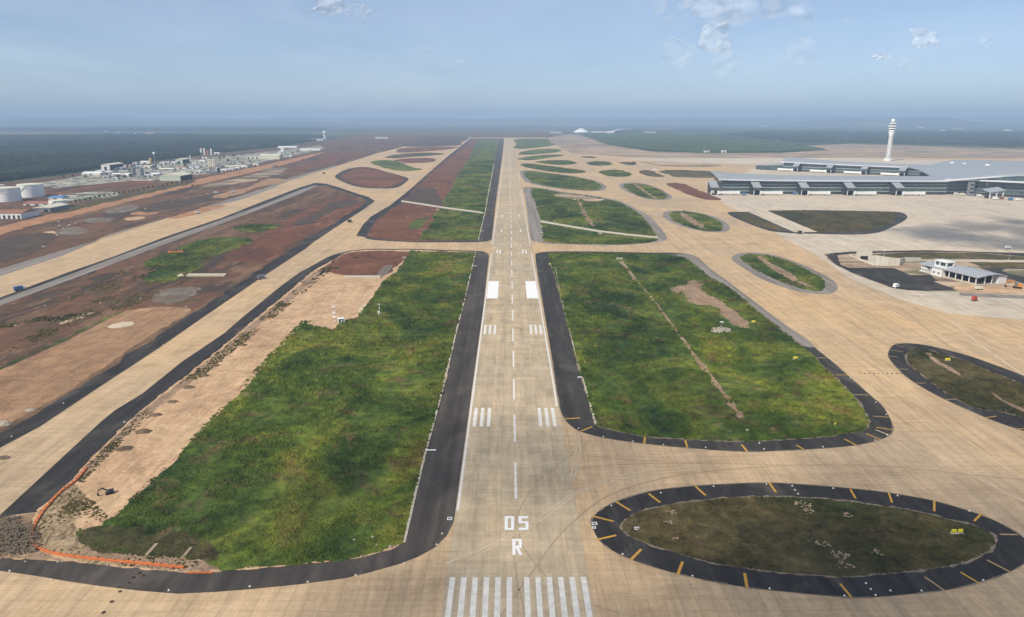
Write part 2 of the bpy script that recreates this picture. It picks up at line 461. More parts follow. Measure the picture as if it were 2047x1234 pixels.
class MB:
    def __init__(self):
        self.v = []; self.f = []
    def add(self, vs, fs):
        n = len(self.v)
        self.v += [tuple(v) for v in vs]
        self.f += [tuple(i + n for i in f) for f in fs]
        return self
    def box(self, c, s, rz=0.0, top=1.0):
        hx, hy, hz = s[0] / 2, s[1] / 2, s[2] / 2
        ca, sa = math.cos(rz), math.sin(rz)
        vs = []
        for z, k in ((-hz, 1.0), (hz, top)):
            for x, y in ((-hx, -hy), (hx, -hy), (hx, hy), (-hx, hy)):
                x *= k; y *= k
                vs.append((c[0] + x * ca - y * sa, c[1] + x * sa + y * ca, c[2] + z))
        return self.add(vs, [(3, 2, 1, 0), (4, 5, 6, 7), (0, 1, 5, 4), (1, 2, 6, 5), (2, 3, 7, 6), (3, 0, 4, 7)])
    def bar(self, a, b, w, h=None):
        a, b = Vector(a), Vector(b)
        h = h or w
        d = (b - a).normalized()
        up = Vector((0, 0, 1)) if abs(d.z) < 0.95 else Vector((0, 1, 0))
        s = d.cross(up).normalized() * w / 2
        t = s.cross(d).normalized() * h / 2
        vs = [p + i * s + j * t for p in (a, b) for i, j in ((-1, -1), (1, -1), (1, 1), (-1, 1))]
        return self.add(vs, [(0, 1, 2, 3), (7, 6, 5, 4), (0, 4, 5, 1), (1, 5, 6, 2), (2, 6, 7, 3), (3, 7, 4, 0)])
    def lathe(self, c, prof, n=16):
        vs = []
        for r, z in prof:
            for i in range(n):
                a = 2 * math.pi * i / n
                vs.append((c[0] + r * math.cos(a), c[1] + r * math.sin(a), c[2] + z))
        k = len(prof)
        fs = []
        for j in range(k - 1):
            for i in range(n):
                i2 = (i + 1) % n
                fs.append((j * n + i, j * n + i2, (j + 1) * n + i2, (j + 1) * n + i))
        fs.append(tuple(range(n - 1, -1, -1)))
        fs.append(tuple((k - 1) * n + i for i in range(n)))
        return self.add(vs, fs)
    def prism(self, poly, z0, z1):
        n = len(poly)
        tri = tessellate_polygon([[Vector((p[0], p[1], 0)) for p in poly]])
        vs = [(p[0], p[1], z0) for p in poly] + [(p[0], p[1], z1) for p in poly]
        area = sum(poly[i][0] * poly[(i + 1) % n][1] - poly[(i + 1) % n][0] * poly[i][1] for i in range(n))
        fs = [tuple(i + n for i in t) for t in tri]
        for i in range(n):
            j = (i + 1) % n
            q = (i, j, j + n, i + n)
            fs.append(q if area > 0 else q[::-1])
        return self.add(vs, fs)
    def gable(self, c, s, rise, rz=0.0, over=0.4):
        hx, hy = s[0] / 2 + over, s[1] / 2 + over
        ca, sa = math.cos(rz), math.sin(rz)
        L = [(-hx, -hy, 0), (hx, -hy, 0), (hx, hy, 0), (-hx, hy, 0), (-hx, 0, rise), (hx, 0, rise)]
        vs = [(c[0] + x * ca - y * sa, c[1] + x * sa + y * ca, c[2] + z) for x, y, z in L]
        return self.add(vs, [(3, 2, 1, 0), (0, 1, 5, 4), (2, 3, 4, 5), (1, 2, 5), (3, 0, 4)])
    def mesh(self, name, mat, smooth_=False):
        me = bpy.data.meshes.new(name)
        me.from_pydata(self.v, [], self.f)
        me.materials.append(MATS[mat])
        if smooth_:
            for p in me.polygons: p.use_smooth = True
        me.update()
        return me
    def build(self, name, mat, parent=None, smooth_=False):
        return link(bpy.data.objects.new(name, self.mesh(name, mat, smooth_)), parent)

def inst(name, me, parent=None, loc=(0, 0, 0), rz=0.0, scale=None):
    o = bpy.data.objects.new(name, me)
    o.location = loc
    o.rotation_euler = (0, 0, rz)
    if scale: o.scale = scale
    return link(o, parent)

def copy_tree(o, parent=None):
    c = o.copy()
    COL.objects.link(c)
    if parent is not None:
        c.parent = parent
    for ch in o.children:
        copy_tree(ch, c)
    return c

def up_tris(pts, tri):
    out = []
    for t in tri:
        a, b, c = (pts[i] for i in t)
        out.append(t if (b[0] - a[0]) * (c[1] - a[1]) - (b[1] - a[1]) * (c[0] - a[0]) > 0 else t[::-1])
    return out

PATCHY = ('sand_patch', 'gravel_patch', 'ground_patch', 'bare_patch', 'dry_verge', 'grass_patch', 'ditch')
def rough(world, amp, wl=None):
    out = []
    n = len(world)
    wl = wl or amp * 3.5
    for i in range(n):
        a, b_ = Vector(world[i]), Vector(world[(i + 1) % n])
        L = (b_ - a).length
        k = max(1, min(60, int(L / (wl * .3))))
        d = (b_ - a).normalized() if L > 0 else Vector((1, 0))
        nn = Vector((-d.y, d.x))
        for j in range(k):
            p = a + (b_ - a) * (j / k)
            f = float(fbm(np.array([p.x / wl]), np.array([p.y / (wl * 1.6)]), 11, 3)[0]) - 0.5
            out.append(tuple(p + nn * f * amp * 2.6))
    return out

def sheet(name, world, z, mat, parent=None, kind='structure', edge=None):
    if edge is None and (mat.startswith('earth') or mat.startswith('grass')):
        my = sum(p[1] for p in world) / len(world)
        edge = min(max(0.0032 * my, 0.7), 7.0)
        if name in PATCHY:
            ar = abs(sum(world[i][0] * world[(i + 1) % len(world)][1] - world[(i + 1) % len(world)][0] * world[i][1] for i in range(len(world)))) / 2
            if name != 'ditch':
                world = rough(world, 0.075 * math.sqrt(ar), 0.20 * math.sqrt(ar))
                edge = min(edge, 0.05 * math.sqrt(ar))
    if edge:
        world = rough(world, edge)
    tri = tessellate_polygon([[Vector((p[0], p[1], 0)) for p in world]])
    me = bpy.data.meshes.new(name)
    me.from_pydata([(p[0], p[1], z) for p in world], [], up_tris(world, tri))
    me.materials.append(MATS[mat])
    me.update()
    o = link(bpy.data.objects.new(name, me), parent)
    if parent is None and kind:
        o['kind'] = kind
    return o

def ribbon(line, w):                      # closed outline of a strip along a polyline (plan metres)
    P = [Vector(p) for p in line]
    L, R = [], []
    for i, p in enumerate(P):
        d = (P[min(i + 1, len(P) - 1)] - P[max(i - 1, 0)]).normalized()
        n = Vector((-d.y, d.x)) * (w if not isinstance(w, (list, tuple)) else w[i]) / 2
        L.append(tuple(p + n)); R.append(tuple(p - n))
    return L + R[::-1]

ORD = ['first', 'second', 'third', 'fourth', 'fifth', 'sixth', 'seventh', 'eighth', 'ninth', 'tenth', 'eleventh', 'twelfth', 'thirteenth',
       'fourteenth', 'fifteenth', 'sixteenth', 'seventeenth', 'eighteenth', 'nineteenth', 'twentieth', 'twenty-first', 'twenty-second',
       'twenty-third', 'twenty-fourth', 'twenty-fifth', 'twenty-sixth', 'twenty-seventh', 'twenty-eighth', 'twenty-ninth', 'thirtieth']

# ================================================================== SETTING
me = bpy.data.meshes.new('terrain')
rad = [0, 400, 1000, 2500, 6000, 12000, 22000, 40000]
vs = [(0, 0, 0)]; fs = []
for r in rad[1:]:
    for i in range(64):
        a = 2 * math.pi * i / 64
        vs.append((r * math.cos(a), r * math.sin(a), 0))
for i in range(64):
    fs.append((0, 1 + i, 1 + (i + 1) % 64))
for k in range(len(rad) - 2):
    for i in range(64):
        a, b_ = 1 + k * 64 + i, 1 + k * 64 + (i + 1) % 64
        fs.append((a, a + 64, b_ + 64, b_))
me.from_pydata(vs, [], fs)
me.materials.append(MATS['countryside'])
terrain = link(bpy.data.objects.new('terrain', me)); terrain['kind'] = 'structure'

def hill_range(name, x0, x1, y, peaks, depth=2500, seed=0):
    nx, ny = 160, 14
    X = np.linspace(x0, x1, nx); Yv = np.linspace(-1, 1, ny)
    vs, fs = [], []
    for i, xx in enumerate(X):
        h = 0
        for px_, w_, hh in peaks:
            h += hh * math.exp(-((xx - px_) / w_) ** 2)
        for j, v in enumerate(Yv):
            n = float(fbm(np.array([xx / 900.0]), np.array([v * 3.0]), seed, 4)[0])
            z = h * max(0, 1 - v * v) * (0.55 + 0.75 * n) - 3
            vs.append((xx, y + v * depth, z))
    for i in range(nx - 1):
        for j in range(ny - 1):
            a = i * ny + j
            fs.append((a, a + ny, a + ny + 1, a + 1))
    me = bpy.data.meshes.new(name)
    me.from_pydata(vs, [], fs)
    me.materials.append(MATS['countryside'])
    for p in me.polygons: p.use_smooth = True
    o = link(bpy.data.objects.new(name, me)); o['kind'] = 'structure'
hill_range('hills', 5200, 15500, 16500, [(7600, 650, 110), (9300, 600, 120), (8400, 1800, 80), (11500, 1500, 60), (13500, 1600, 60)], seed=3)
hill_range('hills', -16500, -1500, 18000, [(-11200, 500, 120), (-10000, 1700, 100), (-14300, 1500, 70), (-6200, 1300, 80), (-4500, 900, 60)], seed=9)

hill_range('far_upland', -30000, 30000, 25500, [(-24000, 6000, 210), (-15000, 5000, 190), (-6000, 5500, 170), (3000, 5500, 180), (12000, 5000, 200), (21000, 6000, 220)], depth=6500, seed=21)

# ---- cleared ground around the field
E0 = [(-500, 800), (-300, 640), (0, 545), (127, 505), (216, 474), (355, 433), (432, 410), (520, 383), (576, 360), (672, 331.5), (754, 306), (805, 293.4), (843, 281), (866, 274.5),
      (931, 274.5), (1008, 275), (1089, 274.5), (1140, 268), (1060, 263), (960, 262), (830, 263), (720, 268), (655, 281), (560, 296), (440, 309), (330, 322), (215, 338), (100, 355), (0, 366), (-120, 378), (-400, 410)]
sheet('bare_ground', ground(E0), 0.06, 'earth_brown')
sheet('cleared_ground', ground([(1089, 276), (1140, 268), (1165, 272), (1215, 290), (1300, 303), (1420, 307), (1560, 306), (1660, 300), (1600, 292), (1700, 288), (1900, 294), (2150, 302), (2600, 316), (2600, 345), (1500, 330), (1230, 316), (1142, 308), (1109, 290)]), 0.07, 'earth_sand')
sheet('dirt_road', ground([(-150, 478), (0, 455), (60, 438), (120, 424), (230, 398), (330, 374), (420, 353), (520, 332), (600, 314), (640, 305), (650, 305), (610, 318), (530, 339), (430, 362), (340, 383), (240, 408), (130, 436), (60, 452), (0, 469), (-150, 500)]), 0.12, 'earth_orange')
sheet('works_yard', ground([(60, 370), (215, 342), (330, 326), (440, 313), (560, 301), (640, 291), (650, 297), (600, 309), (500, 329), (400, 349), (300, 362), (200, 368), (110, 376)]), 0.10, 'earth_yard')

PAVE = [(-900, 1600), (2900, 1600), (2900, 400), (2300, 330), (2047, 318), (1700, 315), (1500, 316), (1300, 316), (1230, 312), (1142, 306.7), (1109, 289), (1089, 275), (1008, 275.6), (866, 275), (843, 281.5), (805, 294), (754, 306.5), (672, 332.5), (576, 362), (482, 399), (338, 435), (216, 470), (127, 510), (0, 552), (-400, 690)]
pave = sheet('taxiway_pavement', ground(PAVE), 0.12, 'taxi_concrete')
sheet('apron', ground([(1405, 384), (1440, 372), (1520, 330), (1300, 322), (1240, 318), (1300, 317), (1700, 316), (2300, 331), (2900, 402), (2900, 640), (2047, 640), (1900, 628), (1800, 600), (1700, 558), (1640, 515), (1560, 472), (1480, 425), (1440, 402)]), 0.135, 'apron_concrete')

# ---- runway
rwy = sheet('runway', [(-23, 60), (23, 60), (23, 5470), (-23, 5470)], 0.15, 'joint')
lanes = [-23 + 5.75 * i for i in range(8)]
me = MB().box((0, 0, 0.02), (5.68, 5.93, 0.04)).mesh('slab', 'runway_concrete')
rows = 0
for r in range(38):
    y = 168 + 6 * r
    if y > 390: break
    rows += 1
    for x in lanes:
        inst('slab', me, rwy, (x + 2.875, y + 3, 0.15))
far = MB()
y = 168 + 6 * rows
while y < 5460:
    L = 6 if y < 1500 else 24
    L = min(L, 5468 - y)
    for x in lanes:
        a, b_ = x + 0.035, x + 5.715
        far.add([(a, y + .04, .19), (b_, y + .04, .19), (b_, y + L - .04, .19), (a, y + L - .04, .19)], [(0, 1, 2, 3)])
    y += L
for r in range(18):
    for x in lanes:
        yy = 60 + 6 * r
        far.add([(x + .035, yy + .04, .19), (x + 5.715, yy + .04, .19), (x + 5.715, yy + 5.96, .19), (x + .035, yy + 5.96, .19)], [(0, 1, 2, 3)])
fo = far.build('slab_field', 'runway_concrete', rwy); fo['kind'] = 'stuff'

def mark(name, x0, x1, y0, y1, mat='paint_white', z=0.196, parent=rwy):
    m_ = MB().add([(x0, y0, z), (x1, y0, z), (x1, y1, z), (x0, y1, z)], [(0, 1, 2, 3)])
    return m_.build(name, mat, parent)
for k in range(6):
    mark('threshold_stripe', -21.8 + 3.67 * k, -20.05 + 3.67 * k, 166, 196)
    mark('threshold_stripe', 2.1 + 3.67 * k, 3.85 + 3.67 * k, 166, 196)
for k in range(103):
    mark('centreline_dash', -0.5, 0.5, 244.6 + 50 * k, 274.6 + 50 * k, z=0.197)
for s in (-1, 1):
    for y0, xs in ((311, (11.8, 15.25, 18.65)), (461, (11.8, 15.25, 18.65)), (761, (11.8, 15.25)), (911, (11.8,)), (1061, (11.8,))):
        for xx in xs:
            a, b_ = (xx, xx + 1.75) if s > 0 else (-xx - 1.75, -xx)
            mark('touchdown_bar', a, b_, y0, y0 + 22.5)
    a, b_ = (12.0, 21.4) if s > 0 else (-21.4, -12.0)
    mark('aiming_block', a, b_, 561, 624, 'paint_white_fresh')
def edge(s, y0, y1):
    a, b_ = (21.65, 22.6) if s > 0 else (-22.6, -21.65)
    mark('edge_line', a, b_, y0, y1, z=0.198)
edge(-1, 236, 762); edge(1, 336, 765); edge(-1, 818, 5400); edge(1, 818, 1480); edge(1, 1640, 2000)
# designator 05 R
def strokes(name, rects):
    b_ = MB()
    for k, (x0, x1, y0, y1) in enumerate(rects):
        z = 0.199
        b_.add([(x0, y0, z), (x1, y0, z), (x1, y1, z), (x0, y1, z)], [(0, 1, 2, 3)])
    return b_.build(name, 'paint_white_fresh', rwy)
strokes('designator_digit', [(-4.3, -3.15, 223, 232), (-1.95, -0.8, 223, 232), (-3.15, -1.95, 223, 224.3), (-3.15, -1.95, 230.7, 232)])
strokes('designator_digit', [(0.8, 4.4, 230.6, 232), (0.8, 1.9, 227.3, 230.6), (1.9, 4.4, 227.3, 228.6), (3.3, 4.4, 224.4, 227.3), (0.8, 4.4, 223, 224.4)])
rb = MB(); z = 0.199
for x0, x1, y0, y1 in ((-1.55, -0.45, 208, 217.3), (-0.45, 1.75, 216.0, 217.3), (0.75, 1.75, 213.4, 216.0), (-0.45, 1.75, 212.1, 213.4)):
    rb.add([(x0, y0, z), (x1, y0, z), (x1, y1, z), (x0, y1, z)], [(0, 1, 2, 3)])
rb.add([(0.75, 208, z), (1.85, 208, z), (0.7, 212.1, z), (-0.35, 212.1, z)], [(0, 1, 2, 3)])
rb.build('designator_letter', 'paint_white_fresh', rwy)

# tyre and dust trails, curving seams in the concrete
def trail(name, px, w, mat, parent, z=0.1925):
    o = sheet(name, ribbon(smooth_open(ground(px)), w), z, mat, parent)
    return o
plain('rubber', (0.34, 0.27, 0.18), 0.9, var=0.2)
plain('dust', (0.54, 0.44, 0.31), 0.95, var=0.2, scale=0.2)
trail('tyre_mark', B4([(735, 640), (728, 560), (730, 470), (745, 420), (800, 330), (880, 260), (980, 205), (1110, 160), (1250, 125), (1600, 105), (2100, 100)]), 0.35, 'rubber', pave)
trail('tyre_mark', B4([(735, 640), (750, 700), (800, 780), (870, 870), (940, 945), (1040, 1040), (1200, 1120), (1500, 1215)]), 0.4, 'rubber', pave)
trail('tyre_mark', [(1040, 858), (1075, 882), (1105, 893), (1200, 915), (1400, 926), (1660, 932)], 0.3, 'rubber', pave)
trail('dust_trail', [(1150, 868), (1152, 900), (1146, 930), (1140, 960)], 0.7, 'dust', pave, 0.1930)
trail('dust_trail', [(1157, 868), (1160, 900), (1154, 930), (1147, 962)], 0.7, 'dust', pave, 0.1930)
trail('dust_trail', [(940, 1120), (1010, 1080), (1090, 1035), (1160, 985), (1260, 955), (1400, 938)], 0.6, 'dust', pave, 0.1935)
trail('dust_trail', [(890, 1128), (980, 1090), (1070, 1040), (1150, 985), (1250, 950), (1400, 932)], 0.6, 'dust', pave, 0.1940)
trail('dust_trail', [(1750, 860), (1850, 900), (1960, 960), (2100, 1030)], 0.8, 'dust', pave, 0.1945)

for k_, (pts_, w_, m_) in enumerate((([(1000, 1234), (1060, 1150), (1130, 1060), (1230, 985), (1400, 945), (1700, 930), (2047, 960)], .5, 'rubber'), 
        ([(1180, 880), (1150, 905), (1080, 960), (1035, 1030), (1028, 1120), (1050, 1234)], .35, 'rubber'), ([(1900, 640), (1960, 690), (2060, 760)], 1.6, 'dust'), ([(1800, 615), (1880, 680), (1960, 735), (2060, 800)], 1.0, 'rubber'),
        ([(1460, 555), (1600, 640), (1740, 745), (1860, 850), (2000, 950)], .5, 'rubber'), ([(1480, 550), (1620, 632), (1765, 740), (1890, 850), (2030, 950)], .5, 'dust'))):
    trail('tyre_mark' if m_ == 'rubber' else 'dust_trail', pts_, w_, m_, pave, 0.1915 if k_ < 2 else 0.15 + 0.001 * k_)

# ---- verge islands: asphalt collar, soil, grass
GRASS = []      # (name, polygon, dry, exclusions, label)
def island(name, outer, asphalt, inner=None, inner_mat='grass', z=0.18, sm=True, grass=None, dry=False, grass_poly=None, excl=(), wexcl=()):
    wo = ground(outer)
    if sm: wo = smooth(wo)
    o = sheet(name, wo, z, asphalt)
    if inner:
        wi = ground(inner)
        if sm: wi = smooth(wi)
        sheet('verge', wi, z + 0.06, inner_mat, o)
        if grass:
            GRASS.append((grass, wi, dry, [smooth(ground(e)) for e in excl] + list(wexcl)))
    return o

# right near field
RF_out = [(1070, 510), (1078, 505.5), (1098, 503.5), (1150, 503), (1200, 503.5), (1300, 505.5), (1360, 506.5), (1388, 512), (1420, 538), (1460, 567), (1512, 606.6), (1573, 652.6), (1609, 676), (1634, 700), (1657, 718), (1696, 752), (1742, 793), (1762, 810), (1780, 839), (1785, 858), (1779, 870), (1759, 880), (1711, 891), (1645, 897.5), (1560, 902), (1495, 904), (1375, 896.5), (1265, 885), (1206.6, 876), (1160, 863.5), (1140, 851), (1128, 838), (1118.6, 814.6), (1104, 722), (1090.5, 640)]
RF_in = [(1098, 509), (1107, 506.5), (1150, 505.5), (1200, 506), (1300, 508.5), (1350, 511), (1385, 527), (1420, 554.6), (1466, 582), (1527, 634), (1591.5, 684), (1626, 713), (1652, 740), (1674, 759), (1691, 778.6), (1716, 805), (1728, 825), (1735, 840), (1735, 851.5), (1725, 861), (1681.6, 868.5), (1633, 874.6), (1560, 880), (1475, 883), (1414, 880.6), (1353, 877.5), (1292, 873), (1231, 862), (1197, 852.5), (1192, 850), (1177, 799), (1150, 706), (1133, 640), (1113, 565)]
RF_bare = R6([(1030, 300), (1100, 290), (1150, 255), (1240, 280), (1230, 330), (1310, 380), (1380, 400), (1500, 490), (1560, 550), (1620, 610), (1600, 640), (1500, 610), (1400, 530), (1340, 470), (1200, 450), (1130, 430), (1090, 370), (1010, 350)])
RF_ditch = [(1384, 706), (1393, 712), (1425, 752), (1455, 790), (1484, 828), (1480, 838), (1468, 826), (1436, 782), (1408, 744), (1390, 722)]
RF_ditch2 = R6([(575, 100), (600, 100), (640, 160), (730, 265), (705, 275), (650, 205), (600, 140)])
RF_ditch3 = R6([(935, 545), (945, 540), (1050, 680), (1140, 790), (1130, 800), (1040, 690)])
RF_track = [(1243, 522), (1258, 541), (1276, 566), (1303, 596), (1337, 642), (1362, 676), (1386, 708)]
def strip_px(pts, w): return [q for q in ribbon(smooth_open(ground(pts), 4), w)]
RF_pad = R6([(1305, 655), (1350, 640), (1420, 640), (1480, 655), (1465, 675), (1400, 685), (1330, 675)])
rf = island('right_field_shoulder', RF_out, 'asphalt', RF_in, 'grass', grass='right_field', excl=(RF_bare, RF_ditch, RF_pad, RF_ditch2, RF_ditch3), wexcl=(strip_px(RF_track, 3.6),))
sheet('ditch', strip_px(RF_track, 1.5), 0.40, 'earth_bare', rf, edge=0.4)
sheet('worn_asphalt', smooth(ground([(1364, 507.6), (1388, 512.6), (1420, 538.4), (1460, 567.4), (1512, 607), (1573, 653), (1609, 676.5), (1628, 695), (1604, 692), (1588, 683), (1524, 634), (1463, 582), (1418, 554.2), (1383, 527), (1352, 512)]), 2), 0.20, 'asphalt_grey', rf)
sheet('bare_patch', smooth(ground(RF_bare), 4), 0.42, 'earth_bare', rf)
sheet('ditch', smooth(ground(RF_ditch), 3), 0.42, 'earth_bare', rf)
sheet('ditch', ground(RF_ditch2), 0.42, 'earth_bare', rf)
sheet('ditch', ground(RF_ditch3), 0.42, 'earth_bare', rf)

# right second field
R2_out = A3([(185, 690), (230, 685), (300, 690), (500, 725), (700, 750), (850, 775), (950, 800), (1050, 845), (1150, 900), (1230, 970), (1295, 1050), (1310, 1080), (1300, 1105), (1230, 1120), (1100, 1135), (850, 1145), (600, 1140), (350, 1130), (260, 1112), (240, 1090), (215, 900), (195, 760)])
R2_in = A3([(246, 694), (300, 698), (500, 732), (700, 758), (870, 790), (960, 820), (1080, 890), (1150, 960), (1220, 1050), (1240, 1085), (1220, 1108), (1100, 1128), (900, 1138), (600, 1132), (420, 1124), (352, 1112), (320, 950), (280, 820)])
R2_track = A3([(318, 950), (480, 978), (760, 1025), (1000, 1055), (1240, 1078), (1242, 1092), (1000, 1069), (760, 1040), (480, 993), (322, 966)])
R2_d = A3([(600, 790), (625, 790), (680, 900), (740, 990), (725, 1000), (660, 905)])
R2_b = A3([(440, 740), (560, 745), (800, 780), (760, 800), (620, 785), (480, 765)])
R2_wide = A3([(316, 942), (480, 970), (760, 1015), (1000, 1047), (1240, 1070), (1242, 1106), (1000, 1085), (760, 1060), (480, 1010), (320, 980)])
r2 = island('upper_field_shoulder', R2_out, 'asphalt_grey', R2_in, 'grass', grass='upper_right_field', excl=(R2_d, R2_b), wexcl=(ground(R2_wide),))
sheet('service_track', ground(A3([(318, 950), (480, 978), (760, 1025), (1000, 1055), (1240, 1078), (1242, 1092), (1000, 1069), (760, 1040), (480, 993), (322, 966)])), 0.43, 'cast_concrete', r2)
sheet('ditch', ground(A3([(600, 790), (625, 790), (680, 900), (740, 990), (725, 1000), (660, 905)])), 0.43, 'earth_bare', r2)
sheet('bare_patch', smooth(ground(A3([(440, 740), (560, 745), (800, 780), (760, 800), (620, 785), (480, 765)]))), 0.42, 'earth_sand', r2)
R3_out = A3([(160, 555), (215, 555), (350, 570), (550, 595), (720, 630), (790, 650), (835, 680), (830, 700), (790, 715), (700, 718), (560, 708), (400, 690), (260, 665), (195, 640), (165, 600)])
R3_in = A3([(212, 560), (350, 573), (540, 600), (700, 630), (765, 655), (790, 685), (770, 708), (690, 714), (450, 690), (270, 655), (222, 625)])
island('far_field_shoulder', R3_out, 'asphalt_grey', R3_in, 'grass', grass='third_right_field')
for pts in ([(165, 508), (215, 500), (350, 515), (500, 535), (620, 550), (665, 562), (640, 575), (540, 578), (400, 565), (250, 540), (175, 520)],
            [(280, 487), (400, 475), (500, 475), (570, 485), (595, 497), (560, 508), (470, 512), (380, 505)],
            [(140, 462), (200, 450), (300, 437), (400, 430), (500, 432), (470, 443), (350, 460), (240, 475), (170, 472)],
            [(140, 425), (180, 405), (280, 390), (400, 385), (470, 392), (480, 402), (430, 415), (320, 425), (200, 432)],
            [(125, 308), (250, 304), (360, 305), (400, 335), (430, 355), (300, 375), (140, 385), (128, 350)],
            [(680, 497), (740, 484), (820, 484), (875, 500), (850, 515), (760, 517), (700, 510)],
            [(780, 567), (830, 553), (930, 553), (1010, 572), (1033, 590), (1000, 603), (900, 605), (820, 590)]):
    island('grass_island', A3(pts), 'grass', z=0.2)
    GRASS.append(('far_islands', smooth(ground(A3(pts))), False, []))
O3_out = A3([(937, 672), (960, 657), (1040, 652), (1130, 660), (1230, 690), (1320, 735), (1355, 765), (1330, 782), (1250, 788), (1150, 778), (1050, 745), (960, 705)])
O3_in = A3([(975, 672), (1040, 658), (1130, 668), (1230, 700), (1300, 740), (1308, 768), (1250, 783), (1150, 771), (1050, 735), (990, 697)])
o3 = island('oval_collar', O3_out, 'asphalt_grey', O3_in, 'grass', grass='small_oval', excl=(A3([(1035, 658), (1065, 658), (1160, 722), (1245, 778), (1210, 782), (1125, 728)]),))
sheet('ditch', ground(A3([(1040, 660), (1060, 660), (1160, 725), (1240, 775), (1215, 780), (1130, 725)])), 0.43, 'earth_bare', o3)
O4_out = A3([(1280, 905), (1300, 880), (1360, 872), (1480, 877), (1600, 898), (1710, 930), (1780, 970), (1808, 1005), (1790, 1030), (1730, 1043), (1640, 1040), (1540, 1025), (1440, 1000), (1340, 960), (1290, 930)])
O4_in = A3([(1335, 898), (1370, 880), (1480, 882), (1600, 905), (1700, 945), (1750, 990), (1745, 1020), (1700, 1035), (1620, 1035), (1540, 1015), (1440, 985), (1360, 945)])
o4 = island('oval_collar', O4_out, 'asphalt_grey', O4_in, 'grass', grass='middle_oval', excl=(A3([(1410, 890), (1435, 885), (1500, 920), (1580, 975), (1610, 1005), (1590, 1015), (1490, 965), (1430, 925)]),))
sheet('ditch', ground(A3([(1410, 890), (1435, 885), (1500, 920), (1580, 975), (1610, 1005), (1590, 1015), (1490, 965), (1430, 925)])), 0.43, 'earth_bare', o4)
for nm, pts, mt in (('soil_island', [(1090, 565), (1160, 553), (1230, 580), (1300, 605), (1200, 605), (1130, 590)], 'grass_dry'),
                    ('soil_island', [(1270, 560), (1500, 563), (1740, 575), (1735, 612), (1400, 608), (1330, 590)], 'grass_dry'),
                    ('soil_island', [(1310, 660), (1380, 652), (1480, 675), (1560, 710), (1700, 765), (1750, 790), (1620, 785), (1500, 755), (1400, 710), (1330, 680)], 'earth_red'),
                    ('soil_island', [(940, 490), (1000, 487), (1070, 495), (1040, 515), (970, 505)], 'grass_dry'),
                    ('soil_island', [(1085, 485), (1150, 485), (1250, 508), (1500, 512), (1640, 505), (1740, 520), (1600, 528), (1300, 522), (1180, 506)], 'earth_sand'),
                    ('soil_island', [(640, 448), (700, 444), (760, 452), (700, 458)], 'grass_dry')):
    IZ = globals().get('IZ', 0.2) + 0.006
    sheet(nm, smooth(ground(A3(pts)), 3), IZ, mt)

O10_out = A6([(140, 450), (160, 425), (220, 410), (330, 412), (430, 430), (540, 465), (660, 515), (760, 565), (815, 605), (832, 635), (815, 665), (770, 680), (680, 678), (560, 660), (430, 620), (320, 575), (220, 515), (160, 475)])
O10_in = A6([(205, 450), (240, 420), (340, 425), (450, 447), (560, 490), (660, 540), (730, 580), (745, 610), (735, 645), (700, 660), (600, 645), (480, 605), (370, 560), (270, 505)])
O10_d = A6([(300, 430), (330, 430), (400, 480), (480, 520), (560, 575), (670, 640), (690, 655), (600, 620), (520, 590), (430, 535), (350, 480)])
o10 = island('oval_collar', O10_out, 'asphalt_grey', O10_in, 'grass', grass='ditch_oval', excl=(O10_d,))
sheet('ditch', ground(O10_d), 0.43, 'earth_bare', o10)

# apron island with the road cut
O11_out = A6([(120, 145), (240, 143), (360, 135), (700, 133), (1180, 142), (1240, 147), (1275, 160), (1285, 180), (1260, 205), (1180, 245), (1090, 280), (960, 292), (780, 290), (690, 287), (540, 284), (400, 270), (300, 240), (200, 200), (145, 175)])
o11 = island('apron_island_collar', O11_out, 'asphalt', None)
sheet('verge', ground(A6([(150, 150), (240, 148), (300, 178), (400, 222), (520, 270), (420, 262), (310, 232), (215, 195)])), 0.24, 'grass_dry', o11)
sheet('haul_road', ground(A6([(240, 140), (365, 134), (700, 276), (545, 276)])), 0.27, 'apron_concrete', o11)
O11_in = A6([(375, 135), (700, 134), (1100, 141), (1215, 147), (1213, 180), (1170, 222), (1080, 258), (980, 272), (705, 276), (540, 205)])
sheet('verge', ground(O11_in), 0.24, 'grass_dry', o11)
GRASS.append(('apron_island', ground(O11_in), True, []))

# right edge oval
O12_out = B7([(885, 290), (895, 250), (925, 210), (980, 195), (1080, 195), (1220, 213), (1380, 250), (1560, 300), (1760, 370), (2003, 462), (2400, 640), (2600, 800), (2600, 1010), (2300, 1000), (2003, 915), (1860, 870), (1700, 810), (1540, 740), (1340, 650), (1180, 565), (1050, 480), (960, 400), (905, 335)])
O12_in = B7([(1040, 300), (1060, 258), (1110, 237), (1200, 245), (1350, 290), (1500, 335), (1700, 415), (1900, 495), (2003, 540), (2300, 680), (2400, 800), (2300, 860), (2003, 805), (1900, 775), (1780, 750), (1650, 735), (1500, 680), (1350, 590), (1200, 480), (1100, 400), (1050, 350)])
O12_d = B7([(1190, 275), (1220, 275), (1300, 340), (1400, 395), (1490, 450), (1480, 470), (1380, 420), (1270, 355)])
O12_d2 = B7([(1720, 590), (1760, 610), (1830, 660), (1950, 720), (2003, 740), (2003, 760), (1880, 715), (1780, 655)])
o12 = island('edge_oval_collar', O12_out, 'asphalt_fresh', O12_in, 'grass_dry', grass='edge_oval', dry=True, excl=(O12_d, O12_d2))
sheet('ditch', ground(O12_d), 0.43, 'earth_bare', o12)
sheet('ditch', ground(O12_d2), 0.43, 'earth_bare', o12)

